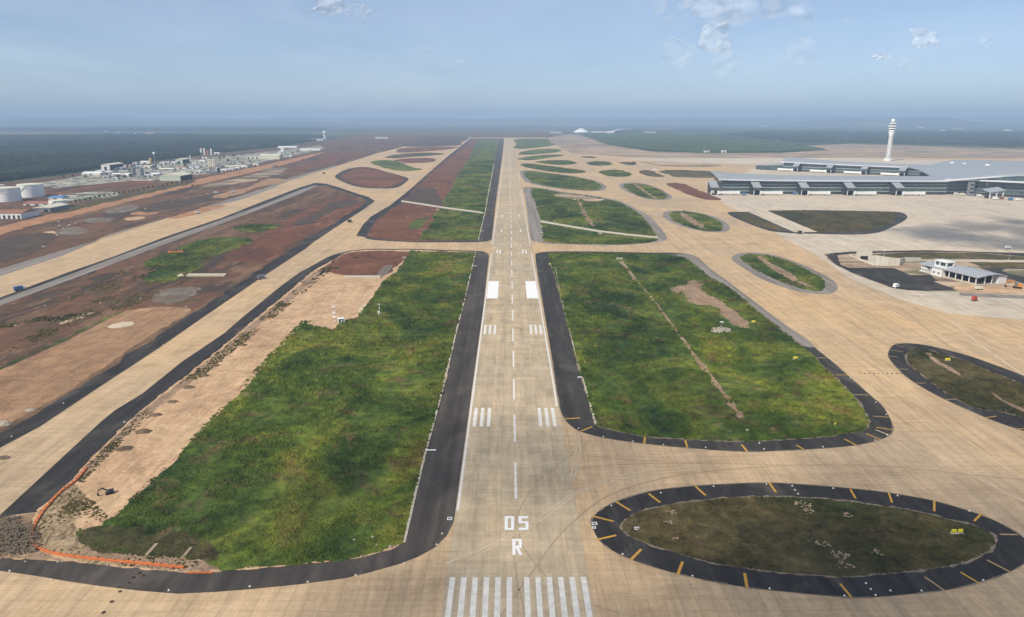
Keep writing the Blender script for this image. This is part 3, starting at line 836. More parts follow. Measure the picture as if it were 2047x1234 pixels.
# big near oval
O13_out = [(1181.7, 1043.5), (1187, 1032.6), (1208.7, 1015), (1241, 1000), (1295, 984), (1349.5, 975.8), (1420, 970), (1512, 966), (1571.5, 967), (1695, 976.6), (1776.6, 986), (1866, 1002), (1936, 1022), (1979.6, 1038), (2020, 1058), (2050, 1080), (2060, 1103), (2047, 1128), (1993, 1154.5), (1939, 1170.7), (1885, 1181.5), (1817, 1189), (1763, 1194), (1703.5, 1196), (1641, 1191), (1593, 1186.5), (1495.7, 1176), (1430.7, 1165), (1382, 1154.5), (1322, 1139.6), (1260, 1119), (1227.7, 1104), (1200.6, 1084), (1187, 1062)]
O13_in = [(1244, 1059.7), (1249, 1043.5), (1276, 1027), (1322, 1013.7), (1390, 1003), (1506.5, 994.7), (1620, 997), (1698.7, 1004.6), (1749.5, 1011), (1803.6, 1019), (1858, 1030), (1912, 1043.5), (1952.5, 1054), (1982, 1068.5), (1988, 1083), (1977, 1100), (1939, 1119), (1898, 1131.5), (1830.7, 1141), (1776.6, 1146), (1695, 1153), (1641, 1151.8), (1566, 1145), (1485, 1135.5), (1430.7, 1127.4), (1390, 1116.6), (1349.5, 1104.4), (1301, 1089.5), (1268, 1076)]
o13 = island('near_oval_collar', O13_out, 'asphalt_fresh', O13_in, 'grass_dry', grass='near_oval', dry=True)

make_earth('dust_grey', [(0.3, (0.16, 0.13, 0.10)), (0.7, (0.26, 0.21, 0.155))], 0.1, 0.4, 0.2)
def fringe(poly, parent, wmin, wmax, z=0.225, seed=1):
    P = [Vector(q) for q in smooth(ground(poly), 12)]
    n = len(P); b_ = MB(); vs = []
    for i in range(n):
        d = (P[(i + 1) % n] - P[i - 1]).normalized(); nn = Vector((-d.y, d.x))
        f = float(fbm(np.array([P[i].x / 3.0]), np.array([P[i].y / 3.0]), seed, 3)[0])
        w_ = wmin + (wmax - wmin) * max(0, f * 2 - .6)
        a, c_ = P[i] + nn * w_, P[i] - nn * w_
        vs += [(a.x, a.y, z), (c_.x, c_.y, z)]
    b_.add(vs, [(2 * i, 2 * i + 1, (2 * i + 3) % (2 * n), (2 * i + 2) % (2 * n)) for i in range(n)])
    return b_.build('dust_fringe', 'dust_grey', parent)
for k_, (a_, c_) in enumerate(((O13_in, o13), (O12_in, o12), (RF_in, rf))):
    fringe(a_, c_, 0.2, 1.5, 0.225, k_)
for k_, (a_, c_) in enumerate(((O13_out, o13), (O12_out, o12), (RF_out, rf))):
    fringe(a_, c_, 0.05, 0.5, 0.203, k_ + 5)

# yellow and faded bars on the collars
def bars(sh, parent, w, faded=()):
    for k, (a, b_) in enumerate(sh):
        pa, pb = Vector(G(*a)), Vector(G(*b_))
        d = (pb - pa).normalized(); n = Vector((-d.y, d.x)) * w / 2
        q = [pa + n, pa - n, pb - n, pb + n]
        area = sum(q[i].x * q[(i + 1) % 4].y - q[(i + 1) % 4].x * q[i].y for i in range(4))
        if area < 0: q = q[::-1]
        MB().add([(p.x, p.y, 0.205) for p in q], [(0, 1, 2, 3)]).build('shoulder_bar', 'paint_faded' if k in faded else 'paint_yellow', parent)
def prs(f, l): return [tuple(f([a, b_])) for a, b_ in l]
bars(prs(B5, [((90, 490), (245, 530)), ((265, 385), (370, 450)), ((505, 325), (590, 390)), ((850, 270), (925, 338)), ((1392, 240), (1445, 315)), ((120, 665), (265, 632)), ((375, 812), (450, 735)), ((720, 922), (755, 828)), ((1232, 1020), (1213, 912))]), o13, 0.95)
bars(prs(B6, [((515, 290), (555, 360)), ((800, 320), (825, 392)), ((1137, 378), (1135, 455)), ((1485, 472), (1430, 527)), ((1755, 628), (1620, 625)), ((1690, 900), (1525, 815)), ((1475, 992), (1330, 905)), ((1210, 1040), (1065, 940)), ((530, 1098), (440, 990))]), o13, 0.8, (4, 5, 7))
bars(prs(B8, [((280, 812), (408, 804)), ((415, 912), (508, 875)), ((932, 1015), (940, 960)), ((1285, 1047), (1268, 985)), ((1775, 1080), (1730, 1022))]), rf, 0.95)
bars(prs(B7, [((190, 1065), (130, 1030)), ((625, 1033), (525, 980)), ((825, 987), (705, 937)), ((920, 905), (785, 885)), ((890, 802), (760, 793)), ((725, 620), (600, 615)), ((560, 455), (455, 453)), ((400, 314), (295, 313))]), rf, 0.8, (4, 5, 7))
bars(prs(B7, [((890, 297), (965, 305)), ((905, 250), (1010, 262)), ((950, 205), (1010, 225)), ((955, 403), (1050, 408)), ((1085, 520), (1195, 522)), ((1350, 657), (1445, 655)), ((1680, 807), (1775, 793)), ((1950, 900), (2040, 890))]), o12, 0.7, (0, 1, 2, 3, 4, 5))

# ---- left near field
S2_in = [(-90, 1117), (0, 1031), (71, 965), (142, 899), (203, 843), (231, 820), (284.7, 787.7), (363.5, 724), (448, 667), (484.6, 635), (561, 573), (597.7, 546), (656, 514), (676, 507)]
S2_out = [(688, 508), (627, 541), (573, 587.5), (500, 646), (454, 686), (378.6, 747), (318, 792), (272.6, 829), (241, 860.6), (188, 911), (142, 962), (76, 1021)]
LF_run = [(952, 502), (966, 503), (975, 507), (977.5, 512), (970, 580), (957, 700), (943, 780), (935, 870), (913, 1020), (905, 1048), (893, 1072), (870, 1095), (838, 1113), (800, 1128), (740, 1145), (690, 1157), (600, 1169), (510, 1178), (430, 1184.5), (355, 1188), (280, 1182), (210, 1174), (140, 1164), (70, 1152), (0, 1142), (-120, 1124)]
LF_kerb = [(950.6, 504.4), (930, 595), (912.8, 660.7), (884.7, 780), (848, 915), (830, 990), (808, 1086)]
LF_bot = [(806, 1090), (760, 1106), (730, 1112), (690, 1121), (640, 1126), (560, 1134), (440, 1143), (420, 1146), (340, 1143), (270, 1136), (170, 1127), (130, 1124), (100, 1121), (0, 1118), (-120, 1102)]
lf = sheet('left_field_shoulder', ground(S2_in + [(703, 500.8), (734.5, 498), (817.5, 498)] + LF_run), 0.18, 'asphalt_worn')
sheet('fresh_shoulder', ground([(-90, 1118)] + S2_in[1:] + S2_out + [(76, 1024), (30, 1031), (0, 1036)]), 0.20, 'asphalt_fresh', lf)
lfe = sheet('soil', ground([(0, 1037), (-120, 1100)] + LF_bot[::-1][0:0] + [(-120, 1102), (0, 1118), (100, 1121), (130, 1124), (170, 1127), (270, 1136), (340, 1143), (420, 1146), (440, 1143), (560, 1134), (640, 1126), (690, 1121), (730, 1112), (760, 1106), (806, 1090), (808, 1086)] + LF_kerb[::-1][1:] + [(817.5, 500), (734.5, 500), (703, 502.5)] + S2_out + [(76, 1024.5), (30, 1031.5)]), 0.24, 'earth_tan', lf)
LG = [(950, 505.5), (929, 595), (911.5, 660.7), (883.5, 780), (846.5, 915), (828.5, 990), (806, 1086), (760, 1104), (690, 1120), (560, 1132), (440, 1141), (420, 1131), (400, 1120), (368, 1117), (254, 1106), (193, 1098), (175, 1089), (152, 1066), (160, 1058), (203, 1053.7), (211, 1042), (228.6, 1036), (254, 1013), (287, 982.6), (317.5, 952), (350.5, 921.6), (376, 891), (393.7, 873), (416.6, 853), (444.5, 822), (500, 768), (524, 739), (546, 712), (578, 680), (607.5, 648.5), (617, 651), (666, 661), (685.6, 643), (712.5, 636), (744, 597), (766, 564), (793, 543.5), (815, 514), (820, 503)]
LG_dry = [(152, 1066), (203, 1053), (330, 1062), (420, 1085), (440, 1120), (368, 1117), (254, 1106), (193, 1098), (175, 1089)]
sheet('verge', ground(LG), 0.30, 'grass', lf)
GRASS.append(('left_field', ground(LG), False, [ground(LG_dry)]))
sheet('dry_verge', smooth(ground(LG_dry), 3), 0.36, 'grass_dry', lf)
GRASS.append(('left_field_dry', ground(LG_dry), True, []))
kb = sheet('drain_kerb', ribbon(ground(LF_kerb), 1.0), 0.40, 'kerb', lf)
sheet('drain_kerb', ribbon(ground([(1107, 520), (1120, 585), (1133, 640), (1150, 706), (1177, 799), (1191, 848)]), [0.5, .3, .35, 0.7, 0.9, 1.0]), 0.40, 'kerb', rf)
sheet('soil', smooth(ground(A8([(760, 120), (900, 95), (1280, 100), (1270, 160), (1180, 230), (1090, 290), (760, 290), (620, 260), (560, 260)])), 3), 0.28, 'earth_red', lf)
sheet('puddle', smooth(ground(A8([(1040, 290), (1100, 215), (1160, 205), (1150, 240), (1090, 300)]))), 0.31, 'water', lf)
sheet('puddle', smooth(ground(A8([(880, 590), (910, 545), (950, 520), (930, 560), (900, 600)]))), 0.31, 'dust', lf)
# graded edge beside the fresh shoulder
sheet('soil', ground([(690, 512), (627, 546), (573, 592), (500, 651), (454, 691), (378, 752), (318, 797), (272, 834), (241, 866), (188, 917), (150, 960), (165, 962), (205, 920), (255, 868), (290, 836), (335, 800), (395, 755), (470, 692), (520, 650), (590, 594), (640, 550), (710, 515)]), 0.27, 'earth_bare', lf)
sheet('soil', ground([(76, 1026), (120, 990), (150, 968), (180, 1000), (150, 1040), (152, 1066), (175, 1089), (193, 1099), (254, 1107), (368, 1118), (420, 1132), (420, 1145), (340, 1142), (270, 1135), (170, 1126), (100, 1106), (72, 1090), (68, 1060)]), 0.265, 'earth_ruts', lf)
sheet('soil', ground([(0, 1037), (70, 1026), (62, 1060), (60, 1090), (100, 1110), (130, 1123), (100, 1120), (0, 1117), (-120, 1101)]), 0.265, 'earth_bare', lf)
sheet('soil', smooth(ground([(175, 1096), (260, 1110), (420, 1125), (435, 1140), (340, 1138), (200, 1120)]), 3), 0.275, 'earth_bare', lf)

GRASS.append(('strip_weeds', ground([(690, 512), (627, 546), (573, 592), (500, 651), (454, 691), (378, 752), (318, 797), (272, 834), (241, 866), (188, 917), (150, 960), (168, 966), (208, 922), (258, 870), (295, 838), (340, 802), (400, 757), (478, 694), (528, 652), (600, 594), (650, 550), (720, 515)]), True, []))
GRASS.append(('strip_weeds', ground([(80, 1026), (120, 990), (160, 975), (215, 1035), (203, 1053), (152, 1066), (175, 1089), (254, 1107), (368, 1118), (420, 1132), (340, 1141), (170, 1124), (75, 1090)]), True, []))
GRASS.append(('edge_tufts', ground([(254, 1004), (350, 912), (444, 812), (546, 703), (606, 640), (620, 643), (560, 712), (460, 822), (366, 921), (270, 1013)]), False, []))
GRASS.append(('soil_weeds', ground([(-60, 690), (0, 640), (130, 585), (300, 520), (439, 465), (560, 420), (600, 420), (520, 470), (420, 540), (300, 600), (160, 650), (0, 725)]), True, []))
# ---- field between the two left taxiways
T0_low = [(-200, 668), (0, 595.4), (130, 547), (228.6, 513), (330, 474), (439, 437.5), (500, 413), (596.5, 376), (629.5, 366), (652, 367.6), (678, 375), (716, 388), (736, 394), (747.6, 400.7)]
S1_in = [(749, 403), (728.6, 418), (665, 459), (627, 484.5), (612, 497), (515, 560.6), (409, 633), (327, 690), (272.6, 726), (151, 806), (81, 853), (0, 896), (-200, 1010)]
S1_out = [(-200, 975), (0, 868), (54.5, 836), (151, 781.7), (281.7, 693.8), (378.6, 633), (454, 583), (539, 526), (584.6, 497), (601.6, 485), (652, 456.5), (703, 423.5), (733.7, 404)]
l2 = sheet('mid_field_shoulder', ground(T0_low + S1_in), 0.18, 'asphalt_fresh')
sheet('grey_strip', ground([(-200, 675), (0, 601), (130, 553), (266, 502), (330, 479), (439, 441), (520, 412), (600, 380), (628, 371), (636, 371), (600, 388), (520, 418.4), (439, 449), (330, 488.5), (300, 500), (130, 564), (0, 612), (-200, 690)]), 0.21, 'asphalt_grey', l2)
L2E = [(-200, 692), (0, 613.5), (130, 565.5), (300, 501), (330, 489.5), (439, 450), (520, 419.4), (600, 389), (638, 371.8), (650, 372), (678, 380), (714, 392), (731, 399.5)] + S1_out[::-1]
sheet('soil', ground(L2E), 0.24, 'earth_brown', l2)
sheet('soil', smooth(ground(A2([(-200, 1240), (0, 1120), (330, 920), (740, 760), (850, 790), (900, 815), (830, 865), (560, 1015), (300, 1150), (100, 1280)])), 3), 0.27, 'earth_red', l2)
sheet('soil', smooth(ground([(-200, 830), (0, 741), (106, 695), (182, 659), (242, 626), (303, 615), (378, 617), (372, 630), (320, 660), (272, 690), (151, 772), (80, 815), (0, 855), (-200, 960)]), 3), 0.27, 'earth_ochre', l2)
sheet('green_strip', ribbon(smooth_open(ground([(-60, 765), (0, 739), (60, 710), (130, 681), (165, 660), (245, 624)])), 2.5), 0.31, 'grass', l2)
GP = [[(296, 548), (330, 532), (345, 508), (380, 487), (440, 475), (500, 478), (470, 497), (420, 517), (370, 547), (330, 565)], [(468, 456), (500, 449), (555, 449), (540, 460), (500, 464)], [(285, 526), (320, 512), (340, 505), (345, 515), (310, 535)]]
for k_, g_ in enumerate(GP):
    sheet('grass_patch', smooth(ground(g_), 3), 0.30 + 0.006 * k_, 'grass', l2)
    GRASS.append(('mid_field_patches', smooth(ground(g_), 3), False, []))
sheet('gravel_patch', smooth(ground(A7([(990, 320), (1150, 250), (1300, 250), (1250, 320), (1100, 355)])), 4), 0.30, 'earth_gravel', l2)
sheet('sand_patch', smooth(ground(A7([(715, 505), (790, 482), (880, 478), (880, 495), (820, 512), (750, 520)])), 4), 0.32, 'earth_pale', l2)
sheet('sand_patch', smooth(ground(A7([(400, 490), (520, 430), (620, 405), (600, 430), (500, 470)])), 4), 0.30, 'earth_sand', l2)
sheet('gravel_patch', smooth(ground([(575, 452), (640, 425), (700, 400), (660, 425), (610, 450)]), 3), 0.30, 'earth_dark', l2)
# left taxiway outer shoulder
sheet('outer_shoulder', ground([(-200, 608), (0, 538), (203, 478), (355.6, 431), (432, 407), (520, 379.5), (576, 357.5), (672, 330.5), (674, 332.6), (576, 362.6), (520, 386.7), (482.6, 399), (338, 436), (216, 471), (127, 511), (0, 553), (-200, 622)]), 0.185, 'asphalt_grey')
for g_, mt in (([(168, 441), (185, 436), (222, 437), (222, 443), (190, 446)], 'earth_gravel'), ([(112, 462), (135, 455), (168, 456), (165, 466), (135, 470)], 'earth_gravel'), ([(80, 470), (100, 462), (112, 466), (100, 475)], 'earth_tan'), ([(250, 437), (285, 433), (270, 441)], 'earth_tan'),
               ([(268, 424), (320, 417), (310, 428), (275, 431)], 'earth_orange'), ([(215, 421), (265, 411), (275, 417), (230, 427)], 'earth_gravel'),
               ([(290, 415), (370, 400), (470, 385), (460, 395), (360, 415), (300, 425)], 'earth_dark'), ([(520, 345), (560, 335), (570, 342), (540, 352)], 'earth_gravel'), ([(0, 480), (90, 466), (110, 476), (60, 505), (0, 525)], 'earth_dark'), ([(110, 385), (260, 362), (310, 366), (200, 378), (120, 390)], 'earth_red'), ([(90, 398), (130, 388), (215, 384), (240, 391), (150, 402)], 'earth_yard'),
               ([(330, 437), (380, 424), (440, 410), (420, 422), (360, 437)], 'earth_orange'), ([(395, 375), (470, 358), (560, 340), (540, 352), (450, 372)], 'earth_sand'), ([(560, 345), (640, 322), (700, 306), (660, 322), (600, 342)], 'earth_red'), ([(420, 395), (500, 374), (560, 357), (520, 375), (450, 396)], 'earth_ochre'),
               ([(110, 420), (240, 392), (330, 373), (388, 361), (386, 365), (330, 379), (240, 399), (115, 427)], 'grass_dry')):
    PZ = globals().get('PZ', 0.13) + 0.006
    sheet('ground_patch', smooth(ground(g_), 4), PZ, mt)

# ---- islands between the left taxiways further off
L3_out = A2([(668, 600), (700, 575), (740, 555), (840, 530), (930, 530), (1050, 560), (1180, 595), (1240, 615), (1245, 630), (1180, 680), (1120, 695), (1000, 697), (880, 690), (780, 665), (720, 640), (675, 615)])
L3_in = A2([(715, 600), (780, 565), (850, 535), (930, 535), (1050, 565), (1170, 598), (1218, 625), (1170, 662), (1050, 690), (900, 685), (780, 650), (730, 625)])
island('soil_island_collar', L3_out, 'asphalt', L3_in, 'earth_red')
for pts, mt in (([(950, 490), (1010, 475), (1110, 475), (1200, 500), (1300, 535), (1355, 545), (1250, 560), (1150, 555), (1050, 535), (980, 510)], 'grass'),
                ([(1130, 475), (1250, 460), (1400, 458), (1465, 470), (1420, 490), (1250, 497), (1170, 485)], 'earth_red'),
                ([(1080, 445), (1200, 425), (1350, 415), (1500, 420), (1530, 428), (1400, 440), (1250, 450), (1120, 460)], 'grass_dry'),
                ([(1150, 410), (1250, 375), (1600, 370), (1580, 385), (1400, 405), (1200, 415)], 'earth_red'),
                ([(1440, 293), (1690, 293), (1660, 335), (1600, 362), (1220, 368), (1300, 335)], 'earth_dark')):
    IZ += 0.006
    sheet('soil_island', smooth(ground(A2(pts)), 4), IZ, mt)

# ---- left upper field
S3_in = [(712, 472), (726, 449), (741, 433.7), (779.4, 411), (815, 383), (855.6, 347), (896, 312), (931.8, 284), (941, 277)]
l4 = sheet('left_upper_shoulder', ground(S3_in + [(1007.6, 277), (1005.5, 301.6), (991.5, 403), (982.6, 479), (975, 483), (956, 484.5), (932, 485), (830, 485), (754, 481), (733, 478), (728, 474)]), 0.18, 'asphalt_worn')
sheet('fresh_shoulder', ground(S3_in + [(948, 277), (937, 284), (919, 299), (893.7, 319), (868, 340), (848, 357.5), (807, 400.6), (779.4, 421), (754, 441), (736, 459), (731, 473)]), 0.20, 'asphalt_fresh', l4)
sheet('soil', ground([(736.5, 459), (731.5, 473), (754, 478), (830, 482), (932, 482), (956, 480.7), (970, 423.5), (975, 393), (987.7, 327), (998, 279), (949, 278), (937.5, 284.5), (919.5, 299.4), (894, 319.4), (868.5, 340.4), (848.5, 358), (807.5, 401), (780, 421.5), (754.5, 441.5)]), 0.24, 'earth_red', l4)
LUG = [(840, 479), (932, 481), (955, 480), (969, 423.5), (974, 393), (987, 327), (997, 280), (954.7, 279), (944.5, 301.6), (919, 347), (896, 390.5), (881, 418), (862, 445)]
sheet('verge', ground(LUG), 0.30, 'grass', l4)
GRASS.append(('left_upper_field', ground(LUG), False, [ground([(800, 399), (890, 412.5), (967, 422.5), (967, 431), (886, 421), (800, 406)])]))
sheet('service_track', ground([(802, 401), (840, 406.5), (890, 414.5), (966, 424.5), (966, 427.5), (888, 417.5), (838, 409.5), (802, 404)]), 0.43, 'cast_concrete', l4)
sheet('soil', smooth(ground([(812, 402), (850, 408), (880, 415), (884, 405), (870, 385), (850, 375), (830, 385)]), 3), 0.27, 'earth_dark', l4)
sheet('verge', smooth(ground(A2([(1240, 1000), (1330, 930), (1400, 920), (1370, 980), (1290, 1020)])), 3), 0.30, 'grass', l4)
sheet('drain_kerb', ribbon(ground([(956, 480.7), (970, 423.5), (975, 393), (987.7, 327)]), [1.0, 1.2, 1.5, 2]), 0.45, 'kerb', l4)

# ---- fire station yard, underpass surrounds
yard = sheet('station_ground', ground(F4([(70, 270), (250, 250), (560, 230), (1100, 215), (2100, 200), (4100, 260), (5200, 330), (5200, 1300), (3900, 1085), (2700, 1010), (2050, 1000), (1700, 985), (1400, 940), (1000, 795), (600, 640), (300, 490), (150, 400)])), 0.17, 'earth_sand')
sheet('dark_lot', ground(F4([(90, 290), (250, 255), (560, 232), (1100, 218), (2100, 203), (4100, 265), (4100, 330), (3000, 245), (2100, 235), (1400, 250), (900, 260), (560, 275), (330, 300), (360, 400), (400, 500), (560, 545), (1430, 550), (1600, 620), (1750, 690), (2150, 690), (2280, 800), (2200, 810), (2680, 985), (2050, 995), (1700, 980), (1400, 935), (1000, 790), (600, 635), (300, 485)])), 0.21, 'asphalt_fresh', yard)
sheet('verge', ground(F4([(1000, 290), (1300, 262), (2100, 245), (3000, 255), (4100, 340), (4100, 410), (2900, 370), (1950, 362), (1300, 345), (1100, 320)])), 0.25, 'grass_dry', yard)
sheet('service_road', ground(F5([(-20, 380), (900, 372), (2300, 385), (2300, 425), (900, 418), (60, 400)])), 0.29, 'apron_concrete', yard)
sheet('verge', ground(F5([(1000, 425), (2300, 430), (2300, 520), (1250, 510)])), 0.25, 'grass_dry', yard)
sheet('dark_lot', ground(F5([(1180, 520), (2300, 525), (2300, 560), (1700, 545), (1620, 580), (1760, 640), (2300, 760), (2300, 860), (2050, 830), (1700, 700), (1400, 590)])), 0.27, 'asphalt', yard)
sheet('soil', smooth(ground(F5([(700, 900), (1000, 850), (1300, 900), (1680, 880), (2000, 850), (2300, 900), (2300, 1000), (1500, 1010), (900, 990)])), 3), 0.25, 'earth_tan', yard)
sheet('grey_strip', ground(F5([(830, 1000), (1500, 1030), (2300, 1060), (2300, 1120), (1500, 1090), (830, 1050)])), 0.27, 'asphalt_grey', yard)
sheet('grass_patch', smooth(ground([(1330, 340.5), (1400, 341.5), (1438, 344), (1436, 352), (1360, 350)]), 3), 0.2, 'grass_dry')

# ================================================================== GRASS (stuff)
def scatter(poly, s_of_y, excl=(), seed=0, thin=0.30):
    ys = [p[1] for p in poly]; xs = [p[0] for p in poly]
    y = max(min(ys), 165); out = []
    rng = np.random.default_rng(seed)
    while y < min(max(ys), 2600):
        s = s_of_y(y)
        n = int((max(xs) - min(xs)) / s) + 1
        X = min(xs) + (np.arange(n) + rng.random(n)) * s
        Yv = y + (rng.random(n) - 0.5) * s * 1.3
        k = inside(X, Yv, poly)
        if excl:
            jx = (fbm(X / 5.0, Yv / 7.0, 31, 3) - .5) * (6 + s * 4); jy = (fbm(X / 5.0, Yv / 7.0, 47, 3) - .5) * (9 + s * 6)
        for e in excl:
            k &= ~inside(X + jx, Yv + jy, e)
        X, Yv = X[k], Yv[k]
        if len(X):
            d = fbm(X / 14.0, Yv / 20.0, 5, 3)
            kk = (d + (rng.random(len(X)) - 0.5) * 0.35) > thin
            out.append(np.stack([X[kk], Yv[kk], np.full(kk.sum(), s), d[kk]], 1))
        y += s * 0.9
    return np.concatenate(out) if out else np.zeros((0, 4))

def tuft_mesh(name, P, mat, z0, hscale=1.0, seed=0):
    rng = np.random.default_rng(seed)
    n = len(P)
    if n == 0: return None
    K = 5
    big = np.clip(P[:, 3] * 1.6, 0.3, 1.4)
    h = (0.16 + 0.55 * rng.random(n) ** 2) * (0.5 + big) * np.clip(P[:, 2] / 1.2, 0.8, 1.6) * hscale
    r = P[:, 2] * (0.35 + 0.45 * rng.random(n)) * (0.7 + 0.4 * big)
    V = np.zeros((n, K + 1, 3))
    lean = (rng.random((n, 2)) - 0.5) * r[:, None] * 0.9
    V[:, 0, 0] = P[:, 0] + lean[:, 0]; V[:, 0, 1] = P[:, 1] + lean[:, 1]; V[:, 0, 2] = z0 + h
    a0 = rng.random(n) * 6.283
    for k in range(K):
        a = a0 + k * 2 * math.pi / K + (rng.random(n) - 0.5) * 0.8
        rr = r * (0.6 + 0.8 * rng.random(n))
        V[:, k + 1, 0] = P[:, 0] + np.cos(a) * rr
        V[:, k + 1, 1] = P[:, 1] + np.sin(a) * rr
        V[:, k + 1, 2] = z0 - 0.05 + h * 0.25 * rng.random(n)
    base = np.arange(n)[:, None, None] * (K + 1)
    tri = np.array([[0, k + 1, (k + 1) % K + 1] for k in range(K)])[None]
    F = (base + tri).reshape(-1)
    return raw_mesh(name, V.reshape(-1, 3), F, mat)

def raw_mesh(name, V, F, mat):
    me = bpy.data.meshes.new(name)
    me.vertices.add(len(V)); me.vertices.foreach_set('co', np.ascontiguousarray(V, dtype=np.float32).ravel())
    me.loops.add(len(F)); me.loops.foreach_set('vertex_index', F.astype(np.int32))
    nt_ = len(F) // 3
    me.polygons.add(nt_)
    me.polygons.foreach_set('loop_start', np.arange(0, len(F), 3, dtype=np.int32))
    me.materials.append(MATS[mat])
    me.update(calc_edges=True)
    return me

sp = lambda y: min(max(0.0036 * y, 0.85), 9.0)
GLAB = {'right_field': 'rough green grass in the big field right of the runway', 'upper_right_field': 'green grass in the field beyond the cross taxiway, right of the runway',
        'third_right_field': 'grass in the third field up along the right of the runway', 'far_islands': 'grass on the far small islands between the exit taxiways',
        'small_oval': 'grass on the small oval island nearest the terminal pier', 'middle_oval': 'grass on the oval island right of the upper field', 'ditch_oval': 'grass on the oval island with a ditch and grey collar',
        'apron_island': 'dull olive grass on the long island in the apron', 'edge_oval': 'dark dry grass on the oval at the right edge', 'near_oval': 'brownish dry grass on the big oval nearest the camera',
        'left_field': 'rough green grass in the long field left of the runway', 'left_field_dry': 'dark olive scrub at the near end of the left field', 'mid_field_patches': 'bright green grass patches on the red soil between left taxiways',
        'strip_weeds': 'sparse olive weeds on the dirt strip beside the black shoulder', 'soil_weeds': 'sparse olive weeds on the brown ground between the left taxiways', 'edge_tufts': 'loose green tufts along the dirt edge of the left field',
        'left_upper_field': 'green grass left of the runway beyond the cross taxiway'}
THIN = {'strip_weeds': 0.66, 'soil_weeds': 0.62, 'edge_tufts': 0.52}
groups = {}
for k, (nm, poly, dry, ex) in enumerate(GRASS):
    groups.setdefault(nm, []).append((scatter(poly, sp, ex, 20 + k, THIN.get(nm, 0.33 if not dry else 0.34)), dry))
for nm, lst in groups.items():
    P = np.concatenate([p for p, _ in lst])
    dry = lst[0][1]
    if len(P) == 0: continue
    me = tuft_mesh('grass', P, 'tuft_dry' if dry else 'tuft', 0.26 if nm != 'left_field' else 0.32, 0.7 if dry else 1.0, 3)
    o = link(bpy.data.objects.new('grass', me))
    tag(o, GLAB[nm], 'grass', kind='stuff')

# taller weeds and low bushes standing in the near fields
for nm, lab, thin, seed in (('left_field', 'dark bushy weeds standing in the long left field', 0.52, 91), ('right_field', 'dark bushy weeds standing in the big right field', 0.57, 92)):
    P = np.concatenate([scatter(poly, lambda y: min(max(0.0048 * y, 1.15), 9.0), ex, seed, thin) for n_, poly, dry, ex in GRASS if n_ == nm])
    o = link(bpy.data.objects.new('weeds', tuft_mesh('weeds', P, 'tuft', 0.30, 1.15, seed)))
    tag(o, lab, 'weeds', kind='stuff')

# ================================================================== WOODS (stuff)
def crowns(name, poly, s_of_y, mat, label, hgt, seed, grid=False, thin=0.0, ymax=9000):
    ys = [p[1] for p in poly]; xs = [p[0] for p in poly]
    rng = np.random.default_rng(seed)
    y = min(ys); out = []
    while y < min(max(ys), ymax):
        s = s_of_y(y)
        n = int((max(xs) - min(xs)) / s) + 1
        X = min(xs) + (np.arange(n) + (0.25 if grid else 0.9) * rng.random(n) + (0 if grid else rng.random())) * s
        Yv = y + (rng.random(n) - 0.5) * s * (0.25 if grid else 0.9)
        k = inside(X, Yv, poly)
        X, Yv = X[k], Yv[k]
        if len(X):
            kk = fbm(X / 160.0, Yv / 200.0, seed, 3) > thin
            out.append(np.stack([X[kk], Yv[kk], np.full(kk.sum(), s)], 1))
        y += s
    P = np.concatenate(out); n = len(P)
    K = 6
    V = np.zeros((n, 2 * K + 1, 3))
    h = hgt * (0.7 + 0.6 * rng.random(n)); r = P[:, 2] * (0.42 + 0.22 * rng.random(n))
    V[:, 0] = np.stack([P[:, 0] + (rng.random(n) - .5) * r, P[:, 1] + (rng.random(n) - .5) * r, h], 1)
    a0 = rng.random(n) * 6.28
    for k in range(K):
        a = a0 + k * 2 * math.pi / K
        r1 = r * (0.55 + 0.35 * rng.random(n)); r2 = r * (0.8 + 0.5 * rng.random(n))
        V[:, 1 + k] = np.stack([P[:, 0] + np.cos(a) * r1, P[:, 1] + np.sin(a) * r1, h * (0.72 + 0.2 * rng.random(n))], 1)
        V[:, 1 + K + k] = np.stack([P[:, 0] + np.cos(a + .4) * r2, P[:, 1] + np.sin(a + .4) * r2, h * (0.25 + 0.25 * rng.random(n))], 1)
    T = []
    for k in range(K):
        k2 = (k + 1) % K
        T += [[0, 1 + k, 1 + k2], [1 + k, 1 + K + k, 1 + k2], [1 + k2, 1 + K + k, 1 + K + k2]]
    F = (np.arange(n)[:, None, None] * (2 * K + 1) + np.array(T)[None]).reshape(-1)
    o = link(bpy.data.objects.new(name, raw_mesh(name, V.reshape(-1, 3), F, mat)))
    return tag(o, label, 'woods', kind='stuff')
crowns('woods', ground([(-500, 400), (-120, 378), (0, 364), (100, 352), (215, 335), (330, 319), (440, 306), (560, 293), (655, 278), (640, 272), (420, 270), (200, 270), (0, 272), (-500, 290)]), lambda y: max(5.0, y * 0.0031), 'canopy', 'dark plantation forest stretching to the left behind the works', 11, 4, thin=0.27)
crowns('woods', ground([(0, 262), (300, 262), (640, 262), (660, 256), (300, 254), (-200, 256), (-600, 265)]), lambda y: 34 if y < 9000 else 60, 'canopy', 'thin dark belt of far woods on the left plain', 13, 5, thin=0.40, ymax=14000)
crowns('woods', ground([(1170, 270), (1225, 290), (1310, 301), (1420, 305), (1560, 304), (1650, 300), (1590, 290), (1480, 280), (1400, 272), (1300, 266)]), lambda y: max(11, y * 0.0034), 'plantation', 'orchard-like plantation of spaced trees behind the right taxiways', 7, 6, True)
crowns('woods', ground([(1450, 270), (1600, 286), (1700, 286), (1900, 291), (2150, 298), (2500, 300), (2400, 268), (1800, 262), (1500, 262)]), lambda y: max(16, y * 0.0045), 'canopy', 'scattered woods beyond the control tower on the right', 9, 8, thin=0.42)

